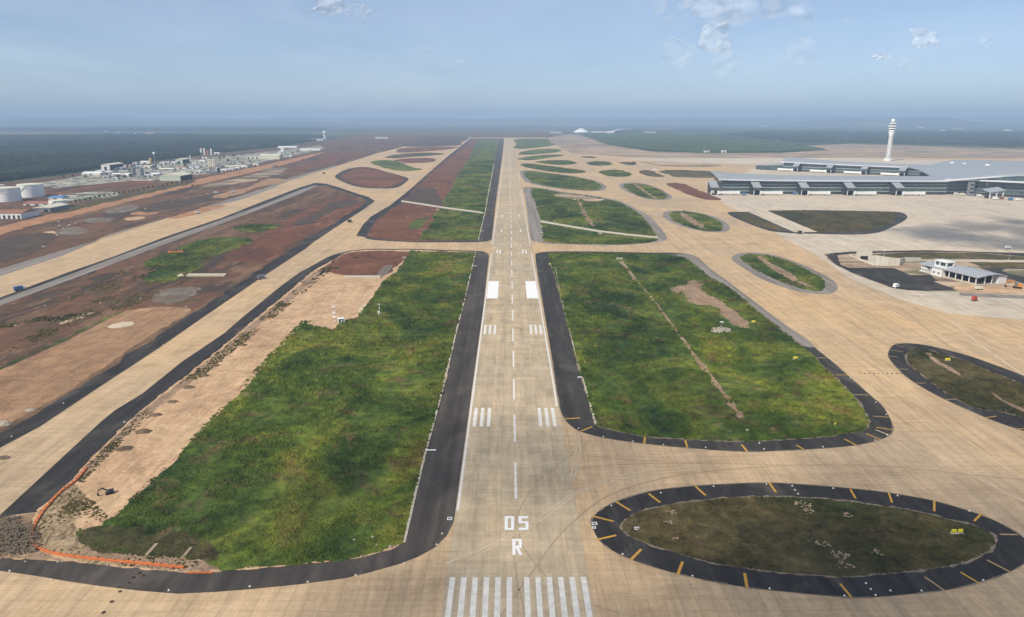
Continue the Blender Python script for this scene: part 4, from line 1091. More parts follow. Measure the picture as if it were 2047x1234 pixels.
# ================================================================== SINGLE TREES
def tree_proto(name, h, seed):
    rng = random.Random(seed)
    root = empty(name, (0, 0, 0))
    MB().lathe((0, 0, 0), [(0.28, 0), (0.18, h * 0.5), (0.06, h * 0.8)], 6).build('trunk', 'bark', root)
    cr = MB()
    for k in range(70):
        a = rng.random() * 6.283; t = rng.random(); rr = h * 0.34 * math.sqrt(rng.random()) * (1.1 - 0.55 * t)
        c = Vector((math.cos(a) * rr, math.sin(a) * rr, h * (0.35 + 0.62 * t)))
        s = h * (0.07 + 0.08 * rng.random())
        d = [Vector((rng.gauss(0, 1), rng.gauss(0, 1), rng.gauss(0, .6))).normalized() * s for _ in range(3)]
        cr.add([c + d[0], c + d[1], c + d[2], c + Vector((0, 0, s * 0.8))], [(0, 1, 2), (0, 1, 3), (1, 2, 3), (2, 0, 3)])
    cr.build('crown', 'leaf', root)
    return root
tp = tree_proto('tree', 7.0, 1)
row = A1([(560, 822), (1510, 648)])
cnt = 26
for k in range(cnt):
    t = k / (cnt - 1)
    px = row[0][0] + (row[1][0] - row[0][0]) * t + random.uniform(-1, 1)
    py = row[0][1] + (row[1][1] - row[0][1]) * t + random.uniform(-.4, .4)
    o = tp if k == 0 else copy_tree(tp)
    x, y = G(px, py)
    o.location = (x, y, 0.1); o.rotation_euler.z = random.random() * 6; sc_ = random.uniform(0.8, 1.15); o.scale = (sc_, sc_, sc_)
    tag(o, '%s young tree from the white tanks in the row along the dirt road' % ORD[k], 'tree', 'roadside tree row')
tp2 = tree_proto('tree', 11.0, 5)
TS = [(172, 356, 'bushy tree left of the long white roof in the works'), (236, 358, 'dark tree in front of the grey silos'), (250, 359, 'round tree just left of the grey silo pair'), (262, 357, 'small tree at the foot of the left grey silo'),
      (295, 352, 'tree right of the grey silo pair'), (440, 322, 'leafy tree right of the cream silo block'), (448, 318, 'tall tree behind the cream silo block'), (456, 325, 'round tree in the green yard right of the cream silos'), (466, 315, 'dark tree left of the long cream warehouse'),
      (476, 322, 'low tree in front of the cream warehouse wing'), (484, 312, 'tree behind the cream warehouse wing'), (470, 330, 'bush-like tree beside the pale lot'), (508, 308, 'dark tree behind the cream warehouse'), (535, 306, 'dark tree above the cream warehouse roof'),
      (585, 309, 'tree right of the white batching plant'), (596, 306, 'second tree right of the white batching plant'), (215, 352, 'small tree between white sheds at the left of the works'), (128, 358, 'tree by the pale yard behind the tanks'), (146, 356, 'tree left of the white sheds behind the tanks')]
for k, (px, py, lab) in enumerate(TS):
    o = tp2 if k == 0 else copy_tree(tp2)
    x, y = G(px, py)
    o.location = (x, y, 0.1); o.rotation_euler.z = random.random() * 6; sc_ = random.uniform(0.7, 1.2); o.scale = (sc_ * 1.2, sc_ * 1.2, sc_)
    tag(o, lab, 'tree', 'trees in the works')

rt_ = random.Random(77); sp_ = sorted((rt_.uniform(200, 520), rt_.uniform(0, 1)) for _ in range(28))
for k, (px, v) in enumerate(sp_):
    o = copy_tree(tp2)
    x, y = G(px, 352 - (px - 200) * 0.085 - 16 * v)
    q = rt_.uniform(.55, .95)
    o.location = (x, y, .1); o.rotation_euler.z = rt_.random() * 6; o.scale = (q * 1.3, q * 1.3, q)
    tag(o, '%s small tree from the left scattered among the works buildings' % ORD[k], 'tree', 'scattered trees in the works')

# ================================================================== WORKS AND TANK FARM ON THE LEFT
def scl(py): return 0.9652 * (py - 238) / CAM_H
def shed(name, label, px0, px1, py, hpx, depth, wall, roof, rise=None, cat='building', doors=1, group=None, side_door=False):
    s = scl(py)
    x0, y0 = G(px0, py); x1, y1 = G(px1, py)
    w = x1 - x0; h = hpx / s
    o = empty(name, ((x0 + x1) / 2, y0 + depth / 2, 0.1), 0, label, cat, group)
    MB().box((0, 0, h / 2), (w, depth, h)).build('wall', wall, o)
    r = rise if rise is not None else min(w, depth) * 0.12
    b_ = MB()
    if w < depth:
        b_.gable((0, 0, h), (depth, w), r, math.pi / 2, 0.5)
    else:
        b_.gable((0, 0, h), (w, depth), r, 0, 0.5)
    b_.build('roof', roof, o)
    for d in range(doors):
        dx = (d + 0.5) / doors * w - w / 2
        MB().box((dx, -depth / 2 - 0.06, h * 0.33), (min(w / doors * 0.45, 7), 0.14, h * 0.62)).build('door', 'dark_opening', o)
    if side_door:
        MB().box((w / 2 + 0.08, 0, h * 0.46), (0.18, depth * 0.94, h * 0.9)).build('opening', 'dark_opening', o)
    return o
shed('green_hangar', 'pale green gabled hangar with a long dark open side by the dirt road', 320, 361, 362, 10, 68, 'pale_green', 'cream_metal', 6, doors=0, side_door=True)
shed('green_hangar', 'smaller pale green hangar beside the white chimney', 351.6, 365.4, 328, 8.5, 55, 'pale_green', 'cream_metal', 3, doors=1, side_door=True)
shed('white_warehouse', 'white warehouse with pale blue front at the forest edge', 203, 220, 340.5, 10.5, 75, 'white_wall', 'cream_metal', 3, side_door=True)
shed('cream_warehouse', 'long cream warehouse left of the white batching plant', 519, 559, 318.8, 7.5, 40, 'cream_metal', 'cream_metal', 4, doors=0)
shed('warehouse_wing', 'low cream wing joined to the left of the long cream warehouse', 493, 518, 318, 5, 35, 'cream_metal', 'grey_roof', 3, doors=3)
shed('tank_office', 'white low building with dark bays and rusty roof below the tanks', -25, 43, 438, 11, 42, 'white_wall', 'rust', 3, doors=7)
shed('store_shed', 'dark grey store shed with pale roof right of the rusty roofed building', 66, 101, 424, 8, 48, 'mid_metal', 'cream_metal', 3, doors=2)
shed('red_shed', 'low red roofed shed between the tanks and the small tank', 47, 100, 411, 3.5, 25, 'white_wall', 'red_roof', 3, doors=3)
shed('blue_shed', 'low blue roofed shed right of the tallest white tank', 97, 124, 399, 3, 22, 'white_wall', 'blue_roof', 3, doors=1)
FILL = [(163, 200, 350, 3, 30, 'white_wall', 'white_metal', 'long white roof left of the white warehouse'),
        (190, 202, 346, 4, 24, 'white_wall', 'white_metal', 'white block at the left end of the works'),
        (206, 219, 348, 4, 20, 'white_wall', 'white_metal', 'white block in front of the white warehouse'),
        (206, 216, 355.5, 4, 16, 'white_wall', 'grey_roof', 'small grey roofed white house on the near side of the works'),
        (223, 257, 351, 2.5, 18, 'white_wall', 'white_metal', 'long thin white roof left of the grey silos'),
        (223, 234, 358.5, 2.5, 14, 'white_wall', 'white_metal', 'tiny white hut in the trees before the grey silos'),
        (228, 244, 340, 3, 25, 'mid_metal', 'grey_roof', 'grey shed behind the long thin white roof'),
        (247, 262, 334, 3, 22, 'white_wall', 'red_roof', 'white shed with a reddish roof at the forest edge'),
        (265, 273, 330, 5, 18, 'white_wall', 'grey_roof', 'narrow white block at the forest edge left of the yellow tower'),
        (280, 298, 328, 4, 22, 'white_wall', 'white_metal', 'white shed touching the yellow tower'),
        (272, 281, 334, 2, 18, 'white_wall', 'white_metal', 'small white roof before the forest edge sheds'),
        (287, 297, 335, 2.5, 14, 'white_wall', 'white_metal', 'small white roof below the yellow tower'),
        (306, 318, 333, 3, 18, 'white_wall', 'grey_roof', 'grey roofed house under the white ball tower'),
        (319, 328, 329, 4, 16, 'white_wall', 'white_metal', 'white block right of the ball tower'),
        (329, 337, 328, 3.5, 18, 'white_wall', 'white_metal', 'white block midway between ball tower and smaller green hangar'),
        (340, 350, 328.5, 3.5, 16, 'white_wall', 'white_metal', 'white block touching the smaller green hangar'),
        (301, 318, 352, 4, 20, 'white_wall', 'white_metal', 'white sheds group left of the large green hangar'),
        (287, 296, 354, 4, 14, 'white_wall', 'white_metal', 'white hut between silos and large green hangar'),
        (318, 346, 341, 2.5, 22, 'mid_metal', 'cream_metal', 'flat pale roof behind the large green hangar'),
        (350, 372, 338, 3, 20, 'white_wall', 'rust', 'rusty roofed shed behind the large green hangar'),
        (376, 398, 336, 3, 20, 'white_wall', 'grey_roof', 'grey roofed shed left of the cream silo block'),
        (388, 400, 346, 3, 18, 'white_wall', 'white_metal', 'white shed right of the large green hangar'),
        (384, 392, 330, 3, 12, 'white_wall', 'white_metal', 'white hut below the chimney'),
        (404, 414, 318, 4, 16, 'white_wall', 'red_roof', 'reddish roofed shed under the twin silos'),
        (398, 409, 325, 3, 16, 'white_wall', 'white_metal', 'white shed left of the twin silo block'),
        (428, 438, 309, 3, 16, 'white_wall', 'white_metal', 'white shed right of the twin silos at the forest'),
        (442, 452, 343, 3, 10, 'white_wall', 'white_metal', 'white hut right of the dark mixing tower'),
        (456, 466, 341, 2.5, 10, 'white_wall', 'white_metal', 'second white hut right of the dark mixing tower'),
        (468, 478, 338, 2.5, 10, 'white_wall', 'white_metal', 'white hut at the middle of the pale lot'),
        (483, 494, 336, 3, 12, 'white_wall', 'white_metal', 'white shed at the right end of the pale lot'),
        (505, 516, 331.5, 3, 12, 'white_wall', 'white_metal', 'white shed below the cream warehouse wing'),
        (448, 490, 334, 1.5, 14, 'cream_metal', 'cream_metal', 'long low cream canopy over the pale lot'),
        (570, 582, 314.5, 2, 18, 'white_wall', 'white_metal', 'low white sheds at the foot of the batching plant'),
        (600, 640, 301.5, 2.2, 30, 'white_wall', 'white_metal', 'long low white building right of the batching plant'),
        (492, 520, 295, 2, 40, 'white_wall', 'white_metal', 'far white roof at the forest behind the cream warehouse'),
        (555, 592, 296.5, 1.8, 40, 'white_wall', 'white_metal', 'far long white roof above the batching plant'),
        (545, 552, 333, 3, 8, 'mid_metal', 'grey_roof', 'grey hut on the stony lot by the taxiway'),
        (615, 646, 281.5, 1.8, 60, 'white_wall', 'grey_roof', 'far low pale buildings at the foot of the water tower'),
        (750, 775, 277.5, 1.4, 60, 'white_wall', 'grey_roof', 'far pale shed on the red soil beyond the left taxiway')]
for a in FILL:
    shed('shed', a[7], a[0], a[1], a[2], a[3], a[4], a[5], a[6], group='sheds of the works')

def tank(label, px, py, rpx, hpx, stair=True):
    s = scl(py); x, y = G(px, py); r = rpx / s; h = hpx / s
    o = empty('storage_tank', (x, y, 0.1), 0, label, 'tank', 'white storage tanks')
    b_ = MB(); b_.lathe((0, 0, 0), [(r, 0), (r, h)], 40); b_.build('shell', 'white_metal', o, False)
    MB().lathe((0, 0, h), [(r * 1.01, 0), (r * 1.01, 0.5), (r * 0.55, r * 0.07), (0.2, r * 0.10)], 40).build('roof', 'cream_metal', o)
    MB().lathe((0, 0, h * 0.66), [(r + .02, 0), (r + .35, 0.1), (r + .35, 0.5), (r + .02, .6)], 40).build('wind_girder', 'white_metal', o)
    st = MB()
    for k in range(14):
        a = -2.4 + k * 0.085
        st.box(((r + .6) * math.cos(a), (r + .6) * math.sin(a), h * (k + .5) / 14), (1.8, 1.8, 0.5), a)
    st.build('stair', 'mid_metal', o)
    return o
tank('tallest white storage tank, right of its two big neighbours', 64, 393, 22.5, 24)
tank('big white storage tank at the left frame edge', 17, 402, 23, 26)
tank('white storage tank half hidden behind the big one at the frame edge', -3, 391, 13, 20)
tank('small squat white tank beside the red roofed shed', 118, 413, 16.5, 12)

def silo(name, label, px, py, rpx, hpx, mat, cap='white_metal', legs=0, cat='silo'):
    s = scl(py); x, y = G(px, py); r = rpx / s; h = hpx / s
    o = empty(name, (x, y, 0.1), 0, label, cat)
    z0 = h * 0.25 if legs else 0
    MB().lathe((0, 0, z0), [(r * (0.4 if legs else 1), 0), (r, (h - z0) * 0.15), (r, h - z0)], 18).build('body', mat, o, False)
    MB().lathe((0, 0, h), [(r * 1.03, 0), (r * 0.3, r * 0.35), (0.1, r * 0.4)], 18).build('cap', cap, o)
    for k in range(legs):
        a = math.pi / 4 + k * math.pi / 2
        MB().box((r * .75 * math.cos(a), r * .75 * math.sin(a), z0 / 2 + 1), (0.8, 0.8, z0 + 2)).build('leg', 'mid_metal', o)
    return o
silo('grey_silo', 'left one of the two tall grey silos', 268, 355, 4.2, 19, 'mid_metal', 'mid_metal', 4)
silo('grey_silo', 'right one of the two tall grey silos', 284.5, 355, 4.2, 18, 'mid_metal', 'mid_metal', 4)
silo('yellow_tower', 'yellow tower at the forest edge', 301.5, 328, 2.6, 10.5, 'silo_yellow', 'silo_yellow')
silo('chimney', 'thin white chimney beside the smaller green hangar', 381, 324, 0.9, 13, 'white_metal', cat='chimney')
silo('striped_silo', 'leftmost white and red silo at the forest edge', 403, 310, 1.9, 13, 'white_metal', 'silo_red')
silo('striped_silo', 'second white and red silo at the forest edge', 409.5, 310, 1.9, 13, 'white_metal', 'silo_red')
silo('striped_silo', 'right white silo standing apart from the red pair', 423, 310, 2.0, 12, 'white_metal', 'silo_red')
silo('red_silo', 'low red silo between the white and red silos', 416, 310, 2.2, 8, 'silo_red', 'silo_red')
silo('mixing_tower', 'slim dark mixing tower right of the cream silo block', 438, 349, 2.4, 13, 'dark_metal', 'white_metal', 4, 'tower')
o = empty('silo_block', G(426, 350) + (0.1,), 0, 'block of four cream silos on a tall frame', 'silo')
s = scl(350); hh = 30 / s
for k in range(4):
    MB().lathe(((-5.3 + 3.5 * k) / s, 0, hh * 0.45), [(1.0 / s, 0), (1.75 / s, hh * .1), (1.75 / s, hh * .53), (.4 / s, hh * .57)], 14).build('silo', 'cream_metal', o)
    for j in (-1, 1):
        MB().box(((-5.3 + 3.5 * k) / s, j * 1.5 / s, hh * 0.26), (0.8, 0.8, hh * .52)).build('leg', 'mid_metal', o)
MB().box((0, 0, hh * 0.98), (16 / s, 4 / s, 2)).build('top_gallery', 'cream_metal', o)
o = empty('ball_tower', G(311, 333) + (0.1,), 0, 'slim tower with a white ball on top at the forest edge', 'tower')
s = scl(333)
MB().lathe((0, 0, 0), [(2.0, 0), (1.4, 23 / s)], 10).build('shaft', 'mid_metal', o)
MB().lathe((0, 0, 23 / s), [(0.3, 0), (3.0, 1.2), (4.2, 4), (3.0, 6.8), (0.3, 8)], 14).build('ball', 'lamp_white', o, True)
o = empty('batching_plant', G(566, 314.5) + (0.1,), 0, 'white concrete batching plant right of the cream warehouse', 'plant')
s = scl(314.5)
MB().box((0, 0, 14 / s), (5.5 / s, 5.5 / s, 7 / s)).build('hopper', 'white_metal', o)
MB().lathe((0, 0, 10 / s), [(.8 / s, 0), (2 / s, 1.5 / s), (2.6 / s, 1.5 / s)], 8).build('cone', 'mid_metal', o)
for i in (-1, 1):
    for j in (-1, 1):
        MB().box((i * 2.3 / s, j * 2.3 / s, 5.2 / s), (1.1, 1.1, 10.5 / s)).build('leg', 'white_metal', o)
MB().bar((3 / s, 0, 12 / s), (11 / s, 0, 1), 2.2).build('conveyor', 'mid_metal', o)
for k in range(3):
    MB().lathe(((-5 - 2.3 * k) / s, 0, 3 / s), [(.3 / s, 0), (1 / s, 1 / s), (1 / s, (9 - 1.5 * k) / s), (.2 / s, (10 - 1.5 * k) / s)], 10).build('cement_silo', 'white_metal', o)
o = empty('water_tower', G(649.5, 279.5) + (0.1,), 0, 'pale water tower on legs standing alone on the far left plain', 'tower')
s = scl(279.5)
MB().lathe((0, 0, 11.5 / s), [(2 / s, 0), (3.2 / s, .8 / s), (3.2 / s, 3.8 / s), (1.6 / s, 5.2 / s), (.1, 5.5 / s)], 20).build('tank', 'white_metal', o)
for k in range(6):
    a = k * math.pi / 3
    MB().bar((2.8 / s * math.cos(a), 2.8 / s * math.sin(a), 0), (2.3 / s * math.cos(a), 2.3 / s * math.sin(a), 12.3 / s), 2.2).build('leg', 'white_metal', o)
MB().lathe((0, 0, 0), [(.7 / s, 0), (.7 / s, 12 / s)], 10).build('riser', 'white_metal', o)

# ================================================================== FAR BUILDINGS
o = empty('domed_hall', G(1161.5, 269) + (0.1,), 0, 'white shallow domed hall far behind the right taxiway end', 'building')
s = scl(269) * 1.2
MB().lathe((0, 0, 0), [(17 / s, 0), (17 / s, 5 / s)], 36).build('wall', 'mid_metal', o)
MB().lathe((0, 0, 5 / s), [(19 / s, 0), (18.5 / s, .8 / s), (12 / s, 4.5 / s), (8 / s, 6.5 / s)], 36).build('lower_roof', 'white_metal', o)
MB().lathe((0, 0, 11.7 / s), [(7.5 / s, 0), (5 / s, 1.6 / s), (.5 / s, 2.2 / s)], 30).build('cap', 'white_metal', o)
o = empty('curved_hall', G(1251, 267) + (0.1,), 0, 'pale blue curved roof hall right of the domed hall', 'building')
s = scl(267); b_ = MB()
prof = [(-30, 2), (-22, 6), (-10, 8.5), (5, 9), (18, 8), (30, 5)]
for i in range(len(prof) - 1):
    (a, za), (c_, zc) = prof[i], prof[i + 1]
    b_.add([(a / s, -150, za / s), (c_ / s, -150, zc / s), (c_ / s, 150, zc / s), (a / s, 150, za / s)], [(0, 1, 2, 3)])
    b_.add([(a / s, -150, za / s - 2), (c_ / s, -150, zc / s - 2), (c_ / s, -150, zc / s), (a / s, -150, za / s)], [(0, 1, 2, 3)])
b_.build('roof', 'grey_roof', o)
MB().box((0, 0, 1.5 / s), (50 / s, 260, 3 / s)).build('wall', 'mid_metal', o)
shed('low_hall', 'bright white low roof in front of the curved hall', 1215, 1244, 267.5, 3, 80, 'white_wall', 'white_metal', 8, doors=0)
shed('low_hall', 'thin pale roof between the domed hall and the curved hall', 1183, 1214, 265.5, 1.5, 80, 'white_wall', 'white_metal', 4, doors=0)
shed('low_hall', 'small white roofs right of the curved hall', 1288, 1311, 266.8, 1.6, 60, 'white_wall', 'white_metal', 5, doors=0)
shed('low_hall', 'pale sheds left of the domed hall at the runway end', 1100, 1122, 266.5, 1.6, 60, 'white_wall', 'grey_roof', 5, doors=0)
shed('site_cabin', 'white cabin at the edge of the plantation left of the piers', 1408, 1418, 305, 2.5, 14, 'white_wall', 'white_metal', 1, doors=1)
shed('site_cabin', 'larger white cabin at the edge of the plantation left of the piers', 1443, 1452, 305.5, 4, 14, 'white_wall', 'white_metal', 1, doors=1)
HS = [(20, 34, 245, 2.4), (64, 69, 274, 2), (96, 100, 248, 1.3), (128, 134, 247, 1.2), (156, 162, 250, 1.4), (186, 190, 262, 1.2), (208, 214, 264, 1.3), (234, 238, 266, 1.2), (268, 272, 268, 1.4), (290, 306, 268, 1.6), (330, 335, 258, 1.1), (376, 390, 231.5 + 12, 1.2), (487, 496, 244, 1.2), (508, 512, 246, 1.2), (562, 570, 245, 1.2), (700, 706, 251, 1.1), (812, 818, 249, 1.1), (900, 905, 252, 1.1), (1226, 1233, 246, 1.4), (1528, 1533, 253.5, 1.3), (1580, 1584, 254, 1.4), (1664, 1676, 252.5, 1.4), (1838, 1846, 256, 1.2), (1882, 1890, 262, 1.3), (1910, 1925, 259, 1.3), (2010, 2022, 262, 1.2)]
for k, (a, c_, py, h_) in enumerate(HS):
    shed('far_house', '%s tiny pale building from the left on the hazy far plain' % ORD[k], a, c_, py, h_, (c_ - a) / scl(py) * 0.7, 'white_wall', 'white_metal' if k % 3 else 'red_roof', group='far houses', doors=0)

# ================================================================== TERMINAL
def Gh(px, py, h):
    x, y = G(px, py); k = (CAM_H - h) / CAM_H
    return (CAM_X + (x - CAM_X) * k, y * k, h)

plain('spandrel_grey', (0.34, 0.37, 0.38), 0.6, 0.0)
def pier(name, label, A, B, eave, depth, curl, bays, gates, side, blabel, glabel, s_scale=1.0):
    a = Vector(G(*A)); b_ = Vector(G(*B))
    d = b_ - a; Lp = d.length
    rz = math.atan2(d.y, d.x)
    o = empty(name, (a.x, a.y, 0.14), rz, label, 'terminal')
    # roof: lofted sheet with thickness
    ns, nv = 40, 7
    def zt(s, v):
        t = v / depth
        base = eave + 3.5 * math.sin(min(max(t, 0), 1) * math.pi * 0.62) 
        return base + curl * math.exp(-max(s, 0) / 75.0) * (0.25 + 0.75 * max(0, min(1, t)))
    st = [-8 + (Lp + 8) * (i / (ns - 1)) ** 1.3 for i in range(ns)]
    vv = [-7 + (depth + 10) * j / (nv - 1) for j in range(nv)]
    m_ = MB(); vs = []; fs = []
    for s_ in st:
        for v in vv: vs.append((s_, v, zt(s_, v)))
    for s_ in st:
        for v in vv: vs.append((s_, v, zt(s_, v) - 1.3))
    q = ns * nv
    for i in range(ns - 1):
        for j in range(nv - 1):
            k = i * nv + j
            fs.append((k, k + nv, k + nv + 1, k + 1)); fs.append((q + k + 1, q + k + nv + 1, q + k + nv, q + k))
        fs.append((i * nv + nv - 1, (i + 1) * nv + nv - 1, q + (i + 1) * nv + nv - 1, q + i * nv + nv - 1))
    for j in range(nv - 1):
        fs.append((j + 1, q + j + 1, q + j, j))
        k = (ns - 1) * nv + j
        fs.append((k, q + k, q + k + 1, k + 1))
    m_.add(vs, fs); m_.build('roof', 'terminal_roof', o)
    f_ = MB()
    for i in range(ns - 1):
        z0, z1 = zt(st[i], -7), zt(st[i + 1], -7)
        f_.add([(st[i], -7.3, z0 - 2.4), (st[i + 1], -7.3, z1 - 2.4), (st[i + 1], -7.3, z1 + 0.3), (st[i], -7.3, z0 + 0.3), (st[i + 1], -6.2, z1 + 0.3), (st[i], -6.2, z0 + 0.3)], [(0, 1, 2, 3), (3, 2, 4, 5)])
    f_.build('fascia', 'fascia', o)
    # seams on the roof
    for k in range(0, int(Lp), 24):
        sm = MB()
        for j in range(nv - 1):
            sm.bar((k + 6, vv[j], zt(k + 6, vv[j]) + 0.12), (k + 6, vv[j + 1], zt(k + 6, vv[j + 1]) + 0.12), 0.5, 0.3)
        sm.build('roof_seam', 'grey_roof', o)
    MB().box((Lp / 2, depth / 2, eave / 2 - 0.5), (Lp - 1, depth - 1, eave - 1)).build('core', 'dark_opening', o)
    # glazing, one pane per bay and storey
    bw = Lp / bays
    bands = [(1.2, 5.2, 'dark_metal'), (6.4, 12.2, 'glass'), (13.4, 18.4, 'glass'), (19.6, eave - 1.4, 'glass')]
    for z0, z1, mt in bands:
        pm = MB().box((0, 0, 0), (bw - 0.7, 0.3, z1 - z0)).mesh('pane', mt)
        for k in range(bays):
            inst('pane', pm, o, ((k + 0.5) * bw, 0.1, (z0 + z1) / 2))
    for z_ in (5.8, 12.8, 19.0):
        MB().box((Lp / 2, -0.3, z_), (Lp, 1.0, 1.5)).build('spandrel', 'spandrel_grey', o)
    eb = depth / 5
    for z0, z1, mt in bands:
        pm = MB().box((0, 0, 0), (0.3, eb - 0.7, z1 - z0)).mesh('pane', mt)
        for k in range(5):
            inst('pane', pm, o, (0.1, (k + .5) * eb, (z0 + z1) / 2))
    cm = MB().box((0, 0, eave / 2), (0.45, 0.5, eave - 1)).mesh('column', 'mid_metal')
    for k in range(0, bays + 1, 2):
        inst('column', cm, o, (k * bw, -1.2, 0))
    # gate houses are built onto the pier
    for gi, px in enumerate(gates):
        gx = (Vector(G(px, A[1] + (B[1] - A[1]) * (px - A[0]) / (B[0] - A[0]))) - a).length * (1 if px > A[0] else -1)
        g = empty('gate_house', (gx, 0, 0)); g.parent = o
        w, L = 14.0, 27.0
        zi, zo = 25.5, 14.5
        for sx, nm in ((0, 'side_wall'), (w, 'side_wall')):
            MB().add([(sx - .3, 0, 0.5), (sx - .3, -L * .8, 4.5), (sx - .3, -L, zo - 5), (sx - .3, -L, zo), (sx - .3, 0, zi),
                      (sx + .3, 0, 0.5), (sx + .3, -L * .8, 4.5), (sx + .3, -L, zo - 5), (sx + .3, -L, zo), (sx + .3, 0, zi)],
                     [(0, 1, 2, 3, 4), (9, 8, 7, 6, 5), (1, 6, 7, 2), (2, 7, 8, 3), (0, 5, 6, 1)]).build('side_wall', 'dark_metal', g)
        MB().add([(-1, .5, zi), (w + 1, .5, zi), (w + 1, -L - 1.5, zo), (-1, -L - 1.5, zo), (-1, .5, zi + 1), (w + 1, .5, zi + 1), (w + 1, -L - 1.5, zo + 1), (-1, -L - 1.5, zo + 1)],
                 [(0, 1, 2, 3), (7, 6, 5, 4), (3, 2, 6, 7), (0, 3, 7, 4), (1, 5, 6, 2)]).build('roof', 'terminal_roof', g)
        MB().box((w / 2, -L + .3, zo - 2.6), (w - 1, .3, 4.6)).build('end_glass', 'glass', g)
        for sx in (1, w - 1):
            MB().box((sx, -L + 1, (zo - 5) / 2), (1.3, 1.3, zo - 5)).build('column', 'fascia', g)
        # bridge
        br = empty('boarding_bridge', (0, 0, 0), 0)
        br.matrix_world = Matrix.Translation((a.x, a.y, 0.14)) @ Matrix.Rotation(rz, 4, 'Z') @ Matrix.Translation((gx + (w if side > 0 else 0), -L + 3, 0)) @ (Matrix.Rotation(0.03, 4, 'Z') if side > 0 else Matrix.Rotation(math.pi - 0.05, 4, 'Z'))
        tag(br, blabel % ORD[gi], 'boarding bridge', glabel)
        MB().lathe((2, 0, 2.6), [(3.0, 0), (3.0, 5.2), (2.4, 5.8)], 14).build('rotunda', 'white_metal', br)
        MB().lathe((2, 0, 0), [(0.9, 0), (0.9, 2.7)], 8).build('pillar', 'white_metal', br)
        MB().box((15, 0, 5.2), (22, 4.0, 4.2)).build('tunnel', 'white_metal', br)
        MB().box((31, 0, 5.3), (16, 4.6, 4.8)).build('outer_tunnel', 'white_metal', br)
        MB().box((40.5, 0, 5.3), (4, 5.6, 5.2)).build('cab', 'white_metal', br)
        for i in (-1, 1):
            MB().box((34, i * 1.9, 1.6), (1.0, 0.8, 3.0)).build('leg', 'white_metal', br)
        MB().box((34, 0, 0.6), (3.0, 4.6, 1.0)).build('bogie', 'tyre', br)
    return o, a, rz, Lp

pier('terminal_pier', 'long front terminal pier with grey roof and dark glass facing the apron', (1441, 388), (1890, 389.5), 27.5, 62, 8.5, 40,
     [1414, 1497.6, 1591, 1681, 1776.6], 1, '%s boarding bridge from the left along the front pier', 'front pier boarding bridges')
pier('terminal_pier', 'rear terminal pier with curved pale roof behind the front pier', (1566, 341.5), (1872, 355), 23.5, 60, 10, 30,
     [1590, 1656, 1725, 1800], -1, '%s boarding bridge from the left along the rear pier', 'rear pier boarding bridges')

a_ = Vector(G(1510, 339)); b2 = Vector(G(1565, 341.4)); d_ = b2 - a_
wg = empty('pier_wing', (a_.x, a_.y, .14), math.atan2(d_.y, d_.x), 'low glazed wing at the left end of the rear pier', 'terminal')
for k in range(7):
    w7 = d_.length / 7; h7 = 11 + 5.0 * k / 6
    MB().box(((k + .5) * w7, 0, h7 / 2 + .5), (w7 - .6, .4, h7 - 2.4)).build('pane', 'glass', wg)
MB().add([(-2, -3, 11), (d_.length, -3, 17), (d_.length, 34, 19), (-2, 34, 12), (-2, -3, 12), (d_.length, -3, 18), (d_.length, 34, 20), (-2, 34, 13)], [(3, 2, 1, 0), (4, 5, 6, 7), (0, 1, 5, 4), (3, 0, 4, 7)]).build('roof', 'terminal_roof', wg)
MB().box((d_.length / 2, 16, 5), (d_.length - 1, 30, 10)).build('core', 'dark_opening', wg)

# main hall
hall = empty('terminal_hall', G(1960, 391) + (0.14,), 0, 'huge terminal hall with swooping grey roof at the right edge', 'terminal')
HX, HY = hall.location.x, hall.location.y
rowsP = [[(1868, 361.5, 27), (1887, 361, 28), (1950, 356, 34), (2047, 349, 41), (2250, 336, 50), (2500, 322, 55)],
         [(1868, 357, 28), (1885, 354, 30), (1950, 348, 38), (2047, 341.5, 46), (2250, 330, 53), (2500, 318, 56)],
         [(1858, 350, 29), (1880, 345, 31), (1935, 337, 38), (2047, 333, 46), (2250, 327, 50), (2500, 318, 52)],
         [(1838, 340, 30), (1868, 336, 32), (1925, 328, 38), (2047, 328, 43), (2250, 326, 47), (2500, 320, 48)],
         [(1815, 334, 26), (1860, 329.5, 30), (1912, 320.5, 36), (2047, 322.5, 40), (2250, 324, 44), (2500, 321, 46)]]
P = [[Vector(Gh(*p)) for p in r] for r in rowsP]
def cat(p0, p1, p2, p3, t):
    return 0.5 * (2 * p1 + (p2 - p0) * t + (2 * p0 - 5 * p1 + 4 * p2 - p3) * t * t + (3 * p1 - p0 - 3 * p2 + p3) * t ** 3)
def dense(r, n=6):
    out = []
    for i in range(len(r) - 1):
        p0, p1, p2, p3 = r[max(i - 1, 0)], r[i], r[i + 1], r[min(i + 2, len(r) - 1)]
        for j in range(n): out.append(cat(p0, p1, p2, p3, j / n))
    return out + [r[-1]]
rows2 = [dense(r) for r in P]
cols = list(zip(*rows2))
grid = [dense(list(c_)) for c_ in cols]          # [s][t]
vs, fs = [], []
nt_ = len(grid[0])
for g in grid:
    for p in g: vs.append((p.x - HX, p.y - HY, p.z))
q = len(vs)
for g in grid:
    for p in g: vs.append((p.x - HX, p.y - HY, p.z - 2.0))
for i in range(len(grid) - 1):
    for j in range(nt_ - 1):
        k = i * nt_ + j
        fs.append((k, k + nt_, k + nt_ + 1, k + 1)); fs.append((q + k + 1, q + k + nt_ + 1, q + k + nt_, q + k))
    fs.append((i * nt_ + nt_ - 1, (i + 1) * nt_ + nt_ - 1, q + (i + 1) * nt_ + nt_ - 1, q + i * nt_ + nt_ - 1))
for j in range(nt_ - 1):
    fs.append((j + 1, q + j + 1, q + j, j))
MB().add(vs, fs).build('roof', 'terminal_roof', hall, True)
